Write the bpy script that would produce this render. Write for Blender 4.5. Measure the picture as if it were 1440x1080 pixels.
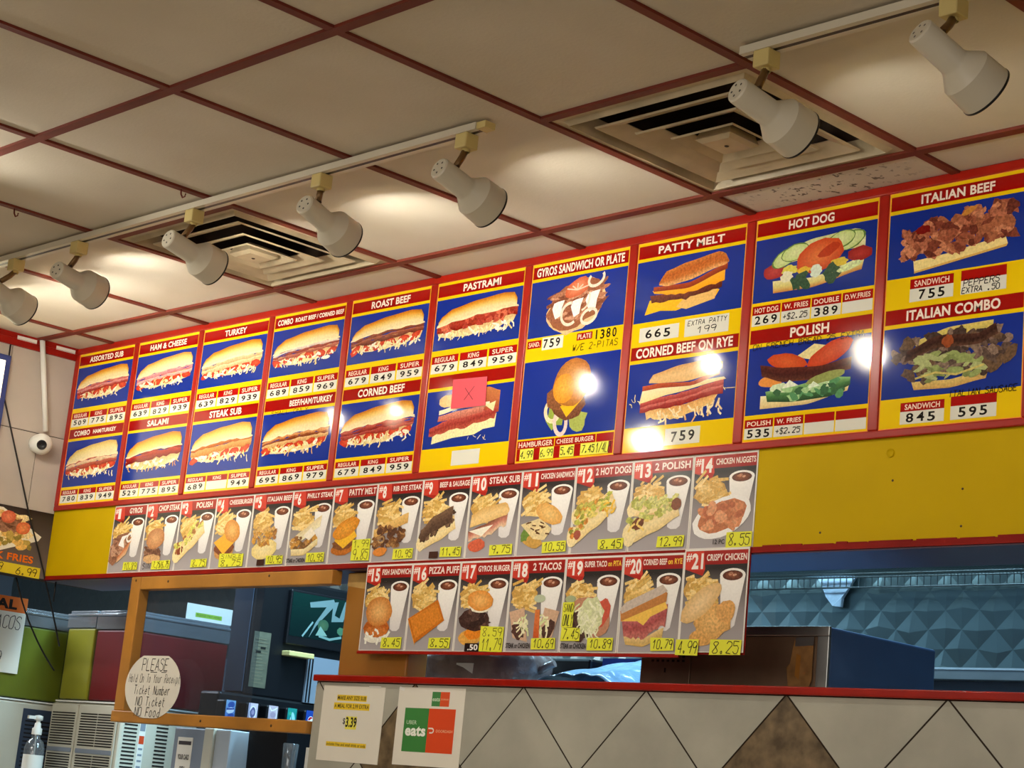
import bpy, bmesh, math, random
from mathutils import Vector, Matrix
SC = bpy.context.scene
COL = SC.collection
for _o in list(bpy.data.objects): bpy.data.objects.remove(_o)
H = 2.7                      # ceiling height (m); the helper coordinates below are relative to it
rnd = random.Random(7)

# ------------------------------------------------------------------ camera, world, lights, exposure
cam_d = bpy.data.cameras.new('camera'); cam = bpy.data.objects.new('camera', cam_d); COL.objects.link(cam)
cam.location = (4.8589, -1.6010, H - 1.5573)
cam.rotation_euler = (1.79196973, -0.09422372, 0.80161262)
cam_d.sensor_width = 36; cam_d.lens = 66.638; cam_d.clip_start = 0.05
SC.camera = cam
SC.view_settings.view_transform = 'Standard'; SC.view_settings.look = 'None'
SC.view_settings.exposure = 0.0; SC.view_settings.gamma = 1.0
SC.view_settings.use_curve_mapping = False
world = bpy.data.worlds.new('world'); SC.world = world; world.use_nodes = True
bg = world.node_tree.nodes['Background']; bg.inputs[0].default_value = (1.0, 0.86, 0.7, 1); bg.inputs[1].default_value = 0.05

def area(name, loc, target, sx, sy, power, color):
    l = bpy.data.lights.new(name, 'AREA'); l.shape = 'RECTANGLE'; l.size = sx; l.size_y = sy
    l.energy = power; l.color = color
    o = bpy.data.objects.new(name, l); COL.objects.link(o); o.location = loc
    o.rotation_euler = (Vector(target) - Vector(loc)).to_track_quat('-Z', 'Y').to_euler()
    return o
ROOM_POWER, KITCHEN_POWER, BULB = 36.0, 66.0, 450.0
area('dining_room_light', (2.6, -3.2, 2.2), (0.8, 2.0, 1.7), 3.0, 1.2, ROOM_POWER, (1.0, 0.93, 0.82))
area('dining_window_light', (6.6, -1.6, 1.5), (2.0, 2.0, 1.6), 1.4, 1.4, 18.0, (1.0, 0.95, 0.9))
area('dining_bounce_fill', (2.8, -2.0, H - 0.02), (2.8, -2.0, 0.0), 1.2, 1.2, 18.0, (1.0, 0.92, 0.8))  # added unseen downlight, bounces off the floor to brighten the ceiling
area('dining_bounce_fill', (0.2, -1.7, H - 0.02), (0.2, -1.7, 0.0), 1.2, 1.2, 60.0, (1.0, 0.92, 0.8))  # second added downlight for the same floor bounce, stronger on the left
area('kitchen_light', (0.5, 2.75, 2.66), (0.5, 2.75, 0.0), 3.0, 0.4, KITCHEN_POWER, (0.50, 0.82, 1.0))
area('drink_station_fill', (-2.6, 1.5, 2.5), (-2.0, 2.5, 1.3), 0.8, 0.8, 45.0, (0.9, 0.95, 1.0))  # unseen fill behind the left header, brightens the drink tanks

area('drink_station_fill', (-0.45, 2.5, 2.64), (-0.9, 2.5, 0.0), 0.5, 0.35, 32.0, (0.5, 0.82, 1.0))  # added overhead fill, lifts the red tank's side and the vents

# ------------------------------------------------------------------ colours and materials
def s2l(c):
    c = c / 255.0
    return c / 12.92 if c <= 0.04045 else ((c + 0.055) / 1.055) ** 2.4
def rgb(t):
    if isinstance(t, str):
        t = t.lstrip('#'); t = tuple(int(t[i:i + 2], 16) for i in (0, 2, 4))
    return tuple(s2l(x) for x in t)
MATS = {}
def mat(name, col, rough=0.5, metal=0.0, noise=0.0, scale=8.0, bump=0.0, bscale=40.0, spec=0.5, emit=None, alpha=None, trans=0.0, ior=1.45, coat=0.0):
    if name in MATS: return MATS[name]
    m = bpy.data.materials.new(name); m.use_nodes = True
    nt = m.node_tree; b = nt.nodes['Principled BSDF']
    c = rgb(col) + (1,)
    b.inputs['Base Color'].default_value = c
    b.inputs['Roughness'].default_value = rough; b.inputs['Metallic'].default_value = metal
    b.inputs['Specular IOR Level'].default_value = spec; b.inputs['IOR'].default_value = ior
    b.inputs['Transmission Weight'].default_value = trans; b.inputs['Coat Weight'].default_value = coat
    tc = nt.nodes.new('ShaderNodeTexCoord')
    if noise > 0:
        n = nt.nodes.new('ShaderNodeTexNoise'); n.inputs['Scale'].default_value = scale; n.inputs['Detail'].default_value = 5
        nt.links.new(tc.outputs['Object'], n.inputs['Vector'])
        mx = nt.nodes.new('ShaderNodeMix'); mx.data_type = 'RGBA'; mx.blend_type = 'MULTIPLY'
        mr = nt.nodes.new('ShaderNodeMapRange'); mr.inputs['From Min'].default_value = 0.3; mr.inputs['From Max'].default_value = 0.7
        mr.inputs['To Min'].default_value = 1 - noise; mr.inputs['To Max'].default_value = 1 + noise * 0.4
        nt.links.new(n.outputs['Fac'], mr.inputs['Value'])
        mx.inputs['Factor'].default_value = 1; mx.inputs['A'].default_value = c
        nt.links.new(mr.outputs['Result'], mx.inputs['B']); nt.links.new(mx.outputs['Result'], b.inputs['Base Color'])
    if bump > 0:
        n2 = nt.nodes.new('ShaderNodeTexNoise'); n2.inputs['Scale'].default_value = bscale; n2.inputs['Detail'].default_value = 4
        nt.links.new(tc.outputs['Object'], n2.inputs['Vector'])
        bp = nt.nodes.new('ShaderNodeBump'); bp.inputs['Strength'].default_value = bump; bp.inputs['Distance'].default_value = 0.01
        nt.links.new(n2.outputs['Fac'], bp.inputs['Height']); nt.links.new(bp.outputs['Normal'], b.inputs['Normal'])
    if emit:
        b.inputs['Emission Color'].default_value = rgb(emit[0]) + (1,); b.inputs['Emission Strength'].default_value = emit[1]
    if alpha is not None: b.inputs['Alpha'].default_value = alpha
    MATS[name] = m
    return m
def print_mat(name, rough, mott, bump=0.0, spec=0.5, bscale=6.0):
    # a printed sheet: the printed colours come from the mesh's colour attribute, broken up by fine mottling
    m = bpy.data.materials.new(name); m.use_nodes = True; nt = m.node_tree; b = nt.nodes['Principled BSDF']
    b.inputs['Roughness'].default_value = rough; b.inputs['Specular IOR Level'].default_value = spec
    at = nt.nodes.new('ShaderNodeAttribute'); at.attribute_name = 'ink'
    mo = nt.nodes.new('ShaderNodeAttribute'); mo.attribute_name = 'mottle'
    tc = nt.nodes.new('ShaderNodeTexCoord')
    n = nt.nodes.new('ShaderNodeTexNoise'); n.inputs['Scale'].default_value = 150; n.inputs['Detail'].default_value = 4
    nt.links.new(tc.outputs['Object'], n.inputs['Vector'])
    s = nt.nodes.new('ShaderNodeMath'); s.operation = 'SUBTRACT'; s.inputs[1].default_value = 0.5
    nt.links.new(n.outputs['Fac'], s.inputs[0])
    k = nt.nodes.new('ShaderNodeMath'); k.operation = 'MULTIPLY'; nt.links.new(s.outputs[0], k.inputs[0]); nt.links.new(mo.outputs['Fac'], k.inputs[1])
    a = nt.nodes.new('ShaderNodeMath'); a.operation = 'MULTIPLY_ADD'; a.inputs[1].default_value = mott; a.inputs[2].default_value = 1.0
    nt.links.new(k.outputs[0], a.inputs[0])
    mx = nt.nodes.new('ShaderNodeMix'); mx.data_type = 'RGBA'; mx.blend_type = 'MULTIPLY'; mx.inputs['Factor'].default_value = 1
    nt.links.new(at.outputs['Color'], mx.inputs['A']); nt.links.new(a.outputs[0], mx.inputs['B'])
    nt.links.new(mx.outputs['Result'], b.inputs['Base Color'])
    if bump:
        n2 = nt.nodes.new('ShaderNodeTexNoise'); n2.inputs['Scale'].default_value = bscale; n2.inputs['Detail'].default_value = 1
        nt.links.new(tc.outputs['Object'], n2.inputs['Vector'])
        bp = nt.nodes.new('ShaderNodeBump'); bp.inputs['Strength'].default_value = bump; bp.inputs['Distance'].default_value = 0.01
        nt.links.new(n2.outputs['Fac'], bp.inputs['Height']); nt.links.new(bp.outputs['Normal'], b.inputs['Normal'])
    return m
M_PANEL = print_mat('glossy_menu_print', 0.085, 2.2, bump=0.06, spec=0.32)
M_CARD = print_mat('laminated_card_print', 0.24, 2.2, bump=0.12, spec=0.35, bscale=9)
M_PAPER = print_mat('paper_print', 0.6, 0.5, spec=0.3)

def add_specks_ceiling(name):
    m = bpy.data.materials.new(name); m.use_nodes = True; nt = m.node_tree; b = nt.nodes['Principled BSDF']
    b.inputs['Roughness'].default_value = 0.85; b.inputs['Specular IOR Level'].default_value = 0.2
    tc = nt.nodes.new('ShaderNodeTexCoord')
    n = nt.nodes.new('ShaderNodeTexNoise'); n.inputs['Scale'].default_value = 2.2; n.inputs['Detail'].default_value = 6
    nt.links.new(tc.outputs['Object'], n.inputs['Vector'])
    r = nt.nodes.new('ShaderNodeValToRGB')
    r.color_ramp.elements[0].position = 0.3; r.color_ramp.elements[0].color = rgb((206, 197, 178)) + (1,)
    r.color_ramp.elements[1].position = 0.7; r.color_ramp.elements[1].color = rgb((222, 214, 198)) + (1,)
    nt.links.new(n.outputs['Fac'], r.inputs['Fac'])
    # a dirty patch of dark specks beside the large vent
    n2 = nt.nodes.new('ShaderNodeTexNoise'); n2.inputs['Scale'].default_value = 55; n2.inputs['Detail'].default_value = 2
    nt.links.new(tc.outputs['Object'], n2.inputs['Vector'])
    gt = nt.nodes.new('ShaderNodeMapRange'); gt.inputs['From Min'].default_value = 0.60; gt.inputs['From Max'].default_value = 0.66
    nt.links.new(n2.outputs['Fac'], gt.inputs['Value'])
    vd = nt.nodes.new('ShaderNodeVectorMath'); vd.operation = 'DISTANCE'; vd.inputs[1].default_value = (2.12, 1.88, H)
    nt.links.new(tc.outputs['Object'], vd.inputs[0])
    mr = nt.nodes.new('ShaderNodeMapRange'); mr.inputs['From Min'].default_value = 0.12; mr.inputs['From Max'].default_value = 0.3
    mr.inputs['To Min'].default_value = 0.85; mr.inputs['To Max'].default_value = 0.0
    nt.links.new(vd.outputs['Value'], mr.inputs['Value'])
    mu = nt.nodes.new('ShaderNodeMath'); mu.operation = 'MULTIPLY'
    nt.links.new(gt.outputs['Result'], mu.inputs[0]); nt.links.new(mr.outputs['Result'], mu.inputs[1])
    mx = nt.nodes.new('ShaderNodeMix'); mx.data_type = 'RGBA'; mx.inputs['B'].default_value = rgb((62, 48, 36)) + (1,)
    nt.links.new(mu.outputs[0], mx.inputs['Factor']); nt.links.new(r.outputs['Color'], mx.inputs['A'])
    nt.links.new(mx.outputs['Result'], b.inputs['Base Color'])
    bp = nt.nodes.new('ShaderNodeBump'); bp.inputs['Strength'].default_value = 0.15; bp.inputs['Distance'].default_value = 0.004
    n3 = nt.nodes.new('ShaderNodeTexNoise'); n3.inputs['Scale'].default_value = 120; nt.links.new(tc.outputs['Object'], n3.inputs['Vector'])
    nt.links.new(n3.outputs['Fac'], bp.inputs['Height']); nt.links.new(bp.outputs['Normal'], b.inputs['Normal'])
    return m
M_CEIL = add_specks_ceiling('ceiling_tile')
M_TBAR = mat('red_brown_tbar', (114, 40, 22), 0.6, noise=0.25, scale=6)
M_RED = mat('red_paint', (158, 24, 8), 0.3, noise=0.15, scale=14, spec=.35)
M_REDTRIM = mat('dark_red_trim', (138, 20, 10), 0.5, noise=0.2, scale=10, spec=.15)
M_YELLOW = mat('yellow_paint', (196, 164, 0), 0.6, noise=0.06, scale=5, bump=0.05, bscale=14, spec=0.12)
M_MAROON = mat('maroon_underside', (70, 34, 62), 0.4)
M_WHITE = mat('white_enamel', (214, 208, 190), 0.35, noise=0.05)
M_CREAM = mat('cream_plastic', (214, 196, 130), 0.45)
M_BRASS = mat('brown_metal_stem', (120, 92, 58), 0.35, 0.6)
M_DARK = mat('dark_interior', (22, 17, 13), 0.8)
M_DUCT = mat('rusty_duct', (58, 42, 30), 0.8, noise=.5, scale=12)
M_BLACK = mat('black_plastic', (14, 14, 18), 0.35)
M_CABLE = mat('black_cable', (16, 13, 12), 0.5)
M_VENT = mat('vent_enamel', (196, 180, 148), 0.45, noise=0.3, scale=9)
M_STEEL = mat('brushed_steel', (168, 172, 172), 0.32, 0.9, noise=0.12, scale=12)
M_STEELB = mat('oven_side_steel', (84, 118, 168), 0.45, 0.1, noise=0.12, scale=6)
M_QUILT = mat('quilted_steel', (108, 122, 122), 0.3, 0.8, noise=0.1, scale=3)
M_WOOD = mat('varnished_wood', (186, 128, 52), 0.45, noise=0.3, scale=5, bump=0.05)
M_WOODP = mat('wood_post', (160, 106, 34), 0.5, noise=0.2, scale=4)
M_WOODL = mat('worn_wood', (186, 148, 84), 0.6, noise=0.25, scale=16)
M_TILE = mat('beige_stone_tile', (178, 177, 164), 0.35, noise=0.2, scale=5, bump=0.05)
M_TILED = mat('brown_stone_tile', (124, 106, 80), 0.35, noise=0.6, scale=24, bump=0.08)
M_GROUT = mat('dark_grout', (50, 38, 28), 0.9)
M_WTILE = mat('grey_wall_tile', (186, 176, 164), 0.4, noise=0.12, scale=4)
M_SCREW = mat('screw_head', (60, 40, 20), 0.5)
M_WPLASTIC = mat('white_plastic', (226, 226, 218), 0.4)
M_GPLASTIC = mat('warm_grey_plastic', (198, 196, 180), 0.45, noise=0.05)
M_BULB = mat('lamp_glass', (255, 240, 215), 0.3, emit=((255, 248, 234), BULB))
M_LIT = mat('lit_sign_face', (250, 246, 220), 0.4, emit=((255, 244, 205), 1.6))
M_FLOOR = mat('floor_tile', (178, 164, 142), 0.5, noise=0.2)
M_ROOM = mat('dining_wall', (178, 156, 128), 0.8)
M_KITCHEN = mat('kitchen_wall', (92, 104, 118), 0.6)
M_BLUEM = mat('blue_trim', (46, 60, 120), 0.4)
M_GREY = mat('blue_grey_panel', (128, 138, 152), 0.45)
M_GREYL = mat('light_grey_panel', (176, 186, 196), 0.5)
M_TAPE = mat('brown_tape', (152, 112, 62), 0.6, noise=0.4, scale=30)

def glass_mat(name, tint, alpha_mix, rough=0.05):
    m = bpy.data.materials.new(name); m.use_nodes = True; nt = m.node_tree
    nt.nodes.remove(nt.nodes['Principled BSDF']); out = nt.nodes['Material Output']
    t = nt.nodes.new('ShaderNodeBsdfTransparent'); t.inputs[0].default_value = rgb(tint) + (1,)
    g = nt.nodes.new('ShaderNodeBsdfGlossy'); g.inputs['Roughness'].default_value = rough
    d = nt.nodes.new('ShaderNodeBsdfDiffuse'); d.inputs[0].default_value = (0.6, 0.65, 0.7, 1)
    m1 = nt.nodes.new('ShaderNodeMixShader'); m1.inputs[0].default_value = 0.5
    nt.links.new(g.outputs[0], m1.inputs[1]); nt.links.new(d.outputs[0], m1.inputs[2])
    m2 = nt.nodes.new('ShaderNodeMixShader'); m2.inputs[0].default_value = alpha_mix
    nt.links.new(t.outputs[0], m2.inputs[1]); nt.links.new(m1.outputs[0], m2.inputs[2]); nt.links.new(m2.outputs[0], out.inputs[0])
    return m
M_PANE = glass_mat('hazy_acrylic', (226, 231, 238), 0.05, 0.12)
M_BOWL = glass_mat('clear_bowl', (226, 230, 232), 0.02, 0.1)
M_LID = glass_mat('cloudy_lid', (200, 206, 214), 0.38, 0.15)
M_HEAD = glass_mat('hazy_tank_wall', (214, 208, 206), 0.30, 0.2)
M_CLEAR = glass_mat('clear_bottle', (200, 206, 208), 0.25, 0.1)

# ------------------------------------------------------------------ mesh helpers
class MB:
    """collects shapes into one mesh"""
    def __init__(s): s.v = []; s.f = []; s.m = []; s.mats = []; s.smooth = []
    def mi(s, m):
        if m not in s.mats: s.mats.append(m)
        return s.mats.index(m)
    def face(s, idx, m, sm=False): s.f.append(idx); s.m.append(s.mi(m)); s.smooth.append(sm)
    def box(s, x0, x1, y0, y1, z0, z1, m):
        if x0 > x1: x0, x1 = x1, x0
        if y0 > y1: y0, y1 = y1, y0
        if z0 > z1: z0, z1 = z1, z0
        b = len(s.v)
        s.v += [(x0, y0, z0), (x1, y0, z0), (x1, y1, z0), (x0, y1, z0), (x0, y0, z1), (x1, y0, z1), (x1, y1, z1), (x0, y1, z1)]
        for q in ((3, 2, 1, 0), (4, 5, 6, 7), (0, 1, 5, 4), (1, 2, 6, 5), (2, 3, 7, 6), (3, 0, 4, 7)):
            s.face([b + i for i in q], m)
        return s
    def quad(s, a, b, c, d, m):
        n = len(s.v); s.v += [tuple(a), tuple(b), tuple(c), tuple(d)]; s.face([n, n + 1, n + 2, n + 3], m); return s
    def poly(s, pts, m):
        n = len(s.v); s.v += [tuple(p) for p in pts]; s.face(list(range(n, n + len(pts))), m); return s
    def lathe(s, prof, m, origin=(0, 0, 0), axis=(0, 0, 1), n=28, caps=(False, False), sm=True):
        q = Vector((0, 0, 1)).rotation_difference(Vector(axis).normalized()); o = Vector(origin); b = len(s.v)
        for r, h in prof:
            for k in range(n):
                a = 2 * math.pi * k / n
                s.v.append(tuple(o + q @ Vector((r * math.cos(a), r * math.sin(a), h))))
        for j in range(len(prof) - 1):
            for k in range(n):
                k2 = (k + 1) % n
                s.face([b + j * n + k, b + j * n + k2, b + (j + 1) * n + k2, b + (j + 1) * n + k], m, sm)
        if caps[0]: s.face([b + k for k in range(n)][::-1], m)
        if caps[1]: s.face([b + (len(prof) - 1) * n + k for k in range(n)], m)
        return s
    def tube(s, pts, r, m, n=8):
        P = [Vector(p) for p in pts]; b = len(s.v)
        for i, p in enumerate(P):
            t = (P[min(i + 1, len(P) - 1)] - P[max(i - 1, 0)]).normalized()
            u = t.cross(Vector((0.3, 0.2, 1)));
            if u.length < 1e-4: u = t.cross(Vector((1, 0, 0)))
            u.normalize(); w = t.cross(u)
            for k in range(n):
                a = 2 * math.pi * k / n
                s.v.append(tuple(p + u * (r * math.cos(a)) + w * (r * math.sin(a))))
        for i in range(len(P) - 1):
            for k in range(n):
                k2 = (k + 1) % n
                s.face([b + i * n + k, b + i * n + k2, b + (i + 1) * n + k2, b + (i + 1) * n + k], m, True)
        s.face([b + k for k in range(n)][::-1], m); s.face([b + (len(P) - 1) * n + k for k in range(n)], m)
        return s
    def build(s, name, parent=None, bevel=0.0, loc=None):
        me = bpy.data.meshes.new(name); me.from_pydata(s.v, [], s.f)
        for m in s.mats: me.materials.append(m)
        for p, k, sm in zip(me.polygons, s.m, s.smooth): p.material_index = k; p.use_smooth = sm
        me.update()
        o = bpy.data.objects.new(name, me); COL.objects.link(o)
        if parent: o.parent = parent
        if loc: o.location = loc
        if bevel:
            bv = o.modifiers.new('bevel', 'BEVEL'); bv.width = bevel; bv.segments = 2; bv.limit_method = 'ANGLE'
        return o
def thing(name, label, cat, loc=(0, 0, 0), group=None):
    o = bpy.data.objects.new(name, None); COL.objects.link(o); o.location = loc; o.empty_display_size = 0.05
    o['label'] = label; o['category'] = cat
    if group: o['group'] = group
    return o
def tag(o, label, cat, group=None):
    o['label'] = label; o['category'] = cat
    if group: o['group'] = group
    return o
def struct(o, label=None):
    o['kind'] = 'structure'
    if label: o['label'] = label
    return o

# ------------------------------------------------------------------ writing
GLY = {}
def text_geo(txt, bold=0.0):
    key = (txt, bold)
    if key in GLY: return GLY[key]
    cu = bpy.data.curves.new('lettering', 'FONT'); cu.body = txt; cu.size = 1.0; cu.offset = bold; cu.resolution_u = 3
    cu.space_character = 1.0 + bold * 1.5
    ob = bpy.data.objects.new('lettering', cu)
    me = bpy.data.meshes.new_from_object(ob)
    v = [(q.co.x, q.co.y) for q in me.vertices]; f = [list(p.vertices) for p in me.polygons]
    bpy.data.objects.remove(ob); bpy.data.meshes.remove(me); bpy.data.curves.remove(cu)
    if v:
        x0 = min(a for a, b in v); x1 = max(a for a, b in v); y0 = min(b for a, b in v); y1 = max(b for a, b in v)
    else: x0 = x1 = y0 = y1 = 0
    GLY[key] = (v, f, x0, x1, y0, y1)
    return GLY[key]
# a simple pen alphabet: strokes as grid points, 4 wide and 6 tall
PEN = {'0': '10 01 05 16 36 45 41 30 10', '1': '04 26 20', '2': '05 16 36 45 44 00 40', '3': '05 16 36 45 34 23 34 42 41 30 10 01',
 '4': '36 02 42|36 30', '5': '46 06 04 34 43 41 30 10 01', '6': '36 14 02 01 10 30 41 42 33 13 02', '7': '06 46 10',
 '8': '23 05 16 36 45 01 10 30 41 23', '9': '44 33 13 04 05 16 36 45 44 30', '.': '10 11 21 20 10', '$': '45 36 16 05 04 33 42 41 30 10 01|27 2a',
 '+': '03 43|25 21', '-': '03 33', '/': '00 46', '#': '10 26|20 46|04 54|02 52', 'A': '00 26 40|12 32', 'B': '00 06 36 45 34 03|34 42 41 30 00',
 'C': '45 36 16 05 01 10 30 41', 'D': '00 06 26 44 42 20 00', 'E': '46 06 00 40|03 33', 'F': '46 06 00|03 33', 'G': '45 36 16 05 01 10 30 41 43 23',
 'H': '00 06|40 46|03 43', 'I': '20 26', 'K': '00 06|46 03 40', 'L': '06 00 40', 'M': '00 06 23 46 40', 'N': '00 06 40 46', 'O': '10 01 05 16 36 45 41 30 10',
 'P': '00 06 36 45 44 33 03', 'R': '00 06 36 45 44 33 03|23 40', 'S': '45 36 16 05 04 33 42 41 30 10 01', 'T': '06 46|26 20', 'U': '06 01 10 30 41 46',
 'V': '06 20 46', 'W': '06 10 24 30 46', 'X': '00 46|06 40', 'Y': '06 23 46|23 20', 'Z': '06 46 00 40', 'c': '33 24 14 03 01 10 20 31',
 'a': '33 13 02 01 10 20 33|33 30', 'b': '06 00|03 24 32 31 20 00', 'd': '36 30|33 13 02 01 10 20 31', 'e': '02 32 33 24 13 02 01 10 31', 'f': '35 26 15 10|03 23',
 'i': '13 10|15 15', 'k': '06 00|33 02 30', 'l': '16 10', 'm': '00 04|03 14 23 20|23 34 43 40', 'n': '00 04|03 14 24 33 30', 'o': '10 01 03 14 24 33 31 20 10',
 'p': '04 0z|04 24 33 31 20 00', 'r': '00 04|03 14 34', 's': '33 14 03 31 20 00', 't': '16 11 20 30|04 34', 'u': '04 01 10 20 31|34 30', "'": '26 24', ',': '11 00', '&': '40 05 16 25 02 10 20 42'}
def _pt(t):
    y = {'a': -1, 'z': -2}.get(t[1]); return (int(t[0]), int(t[1]) if y is None else y)

class Art:
    """flat printed artwork: polygons with their ink colour, stacked in thin layers, in the plane of a sheet.
    u runs right, v runs up (metres); frame() maps 0..1 boxes onto the sheet."""
    def __init__(s, step=0.00006):
        s.v = []; s.f = []; s.c = []; s.mt = []; s.n = 0; s.step = step; s.fr = (0, 0, 1, 1); s.mot = 0.0
    def frame(s, u, v, w, h): s.fr = (u, v, w, h); return s
    def P(s, p): return (s.fr[0] + p[0] * s.fr[2], s.fr[1] + p[1] * s.fr[3])
    def up(s): s.n += 1
    def _raw(s, pts, cols):
        b = len(s.v); d = s.n * s.step
        s.v += [(p[0], p[1], d) for p in pts]
        a = sum(pts[i][0] * pts[(i + 1) % len(pts)][1] - pts[(i + 1) % len(pts)][0] * pts[i][1] for i in range(len(pts)))
        idx = list(range(b, b + len(pts)))
        cc = list(cols)
        if a < 0: idx.reverse(); cc.reverse()
        s.f.append(idx); s.c.append(cc); s.mt.append(s.mot)
    def poly(s, pts, col):
        s.up(); c = rgb(col); s._raw([s.P(p) for p in pts], [c] * len(pts)); return s
    def rect(s, x0, y0, x1, y1, col, col2=None):
        s.up(); a = rgb(col); b = rgb(col2) if col2 else a
        s._raw([s.P((x0, y0)), s.P((x1, y0)), s.P((x1, y1)), s.P((x0, y1))], [a, a, b, b]); return s
    def band(s, top, bot, cols):
        """cols: inks from the top row to the bottom row, blended in between"""
        s.up(); n = len(cols) - 1; R = []
        for j in range(n + 1):
            t = j / n; R.append([s.P((a[0] + (b[0] - a[0]) * t, a[1] + (b[1] - a[1]) * t)) for a, b in zip(top, bot)])
        C = [rgb(c) for c in cols]
        for j in range(n):
            for i in range(len(top) - 1):
                s._raw([R[j + 1][i], R[j + 1][i + 1], R[j][i + 1], R[j][i]], [C[j + 1], C[j + 1], C[j], C[j]])
        return s
    def ell(s, cx, cy, rx, ry, col, rot=0.0, wob=0.0, n=18, mid=None, a0=0.0, a1=6.2832):
        s.up(); X, Y = s.P((cx, cy)); rx *= s.fr[2]; ry *= s.fr[3]; ca, sa = math.cos(rot), math.sin(rot); pts = []
        full = a1 - a0 > 6.28
        for k in range(n if full else n + 1):
            a = a0 + (a1 - a0) * k / n; w = 1 + rnd.uniform(-wob, wob)
            x, y = rx * w * math.cos(a), ry * w * math.sin(a); pts.append((X + x * ca - y * sa, Y + x * sa + y * ca))
        c = rgb(col)
        if mid is None: s._raw(pts, [c] * len(pts))
        else:
            m = rgb(mid)
            for k in range(len(pts) if full else len(pts) - 1):
                s._raw([(X, Y), pts[k], pts[(k + 1) % len(pts)]], [m, c, c])
        return s
    def stroke(s, pts, w, col, raw=False):
        P = [p if raw else s.P(p) for p in pts]; s.up(); c = rgb(col)
        if not raw: w *= s.fr[3]
        L = []; Rr = []
        for i, p in enumerate(P):
            a = P[max(i - 1, 0)]; b = P[min(i + 1, len(P) - 1)]; dx, dy = b[0] - a[0], b[1] - a[1]; l = math.hypot(dx, dy) or 1
            nx, ny = -dy / l * w / 2, dx / l * w / 2; L.append((p[0] + nx, p[1] + ny)); Rr.append((p[0] - nx, p[1] - ny))
        for i in range(len(P) - 1): s._raw([Rr[i], Rr[i + 1], L[i + 1], L[i]], [c] * 4)
        return s
    def ring(s, cx, cy, rx, ry, w, col, rot=0.0, a0=0.0, a1=6.2832, n=20):
        X, Y = s.P((cx, cy)); rx *= s.fr[2]; ry *= s.fr[3]; ca, sa = math.cos(rot), math.sin(rot); pts = []
        for k in range(n + 1):
            a = a0 + (a1 - a0) * k / n; x, y = rx * math.cos(a), ry * math.sin(a); pts.append((X + x * ca - y * sa, Y + x * sa + y * ca))
        return s.stroke(pts, w * s.fr[3], col, raw=True)
    def shreds(s, x0, x1, y0, y1, n, cols, ln=0.16, w=0.022, down=True):
        for _ in range(n):
            x = rnd.uniform(x0, x1); y = rnd.uniform(y0, y1); a = rnd.uniform(-2.6, -0.5) if down else rnd.uniform(0, 6.28)
            l = ln * rnd.uniform(0.5, 1.2); r = s.fr[3] / s.fr[2]
            p1 = (x + math.cos(a) * l * 0.5 * r, y + math.sin(a) * l * 0.5); a2 = a + rnd.uniform(-0.9, 0.9)
            p2 = (p1[0] + math.cos(a2) * l * 0.5 * r, p1[1] + math.sin(a2) * l * 0.5)
            s.stroke([(x, y), p1, p2], w * rnd.uniform(0.6, 1.3), rnd.choice(cols))
        return s
    def blobs(s, x0, x1, y0, y1, n, cols, rx=0.05, ry=0.06, wob=0.3, inside=None):
        k = 0
        while k < n:
            x = rnd.uniform(x0, x1); y = rnd.uniform(y0, y1); k += 1
            if inside and not inside(x, y): continue
            s.ell(x, y, rx * rnd.uniform(0.5, 1.2), ry * rnd.uniform(0.5, 1.2), rnd.choice(cols), rnd.uniform(-0.7, 0.7), wob, 9)
        return s
    def text(s, txt, x0, y0, x1, y1, col, bold=0.02, fit=True, align='c'):
        """printed lettering filling (or centred in) the box"""
        v, f, a0, a1, b0, b1 = text_geo(txt, bold)
        if not v: return s
        X0, Y0 = s.P((x0, y0)); X1, Y1 = s.P((x1, y1)); sy = (Y1 - Y0) / (b1 - b0); sx = (X1 - X0) / (a1 - a0)
        if not fit: sx = min(sx, sy)
        W = (a1 - a0) * sx; ox = X0 if align == 'l' else (X0 + X1 - W) / 2
        s.up(); c = rgb(col); b = len(s.v); d = s.n * s.step
        s.v += [(ox + (p[0] - a0) * sx, Y0 + (p[1] - b0) * sy, d) for p in v]
        for q in f:
            s.f.append([b + i for i in q]); s.c.append([c] * len(q)); s.mt.append(0)
        return s
    def pen(s, txt, x0, y0, x1, y1, w, col, slant=0.12, jit=0.25):
        """hand-written lettering filling the box"""
        n = len(txt); X0, Y0 = s.P((x0, y0)); X1, Y1 = s.P((x1, y1)); adv = (X1 - X0) / max(n, 1); hh = (Y1 - Y0) / 6.0
        for i, ch in enumerate(txt):
            g = PEN.get(ch)
            if not g: continue
            cw = adv * 0.74 / 4.0
            for st in g.split('|'):
                pts = []
                for t in st.split():
                    a, b = _pt(t); a += rnd.uniform(-jit, jit); b += rnd.uniform(-jit, jit)
                    pts.append((X0 + i * adv + a * cw + b * hh * slant, Y0 + b * hh))
                if len(pts) == 2 and pts[0] == pts[1]: pts[1] = (pts[1][0] + w, pts[1][1])
                run = [pts[0]]
                for q in range(1, len(pts)):
                    run.append(pts[q])
                    if q + 1 < len(pts):
                        a0 = math.atan2(pts[q][1] - pts[q - 1][1], pts[q][0] - pts[q - 1][0]); a1 = math.atan2(pts[q + 1][1] - pts[q][1], pts[q + 1][0] - pts[q][0])
                        if abs((a1 - a0 + math.pi) % (2 * math.pi) - math.pi) > 1.25: s.stroke(run, w, col, raw=True); run = [pts[q]]
                if len(run) > 1: s.stroke(run, w, col, raw=True)
        return s
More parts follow.
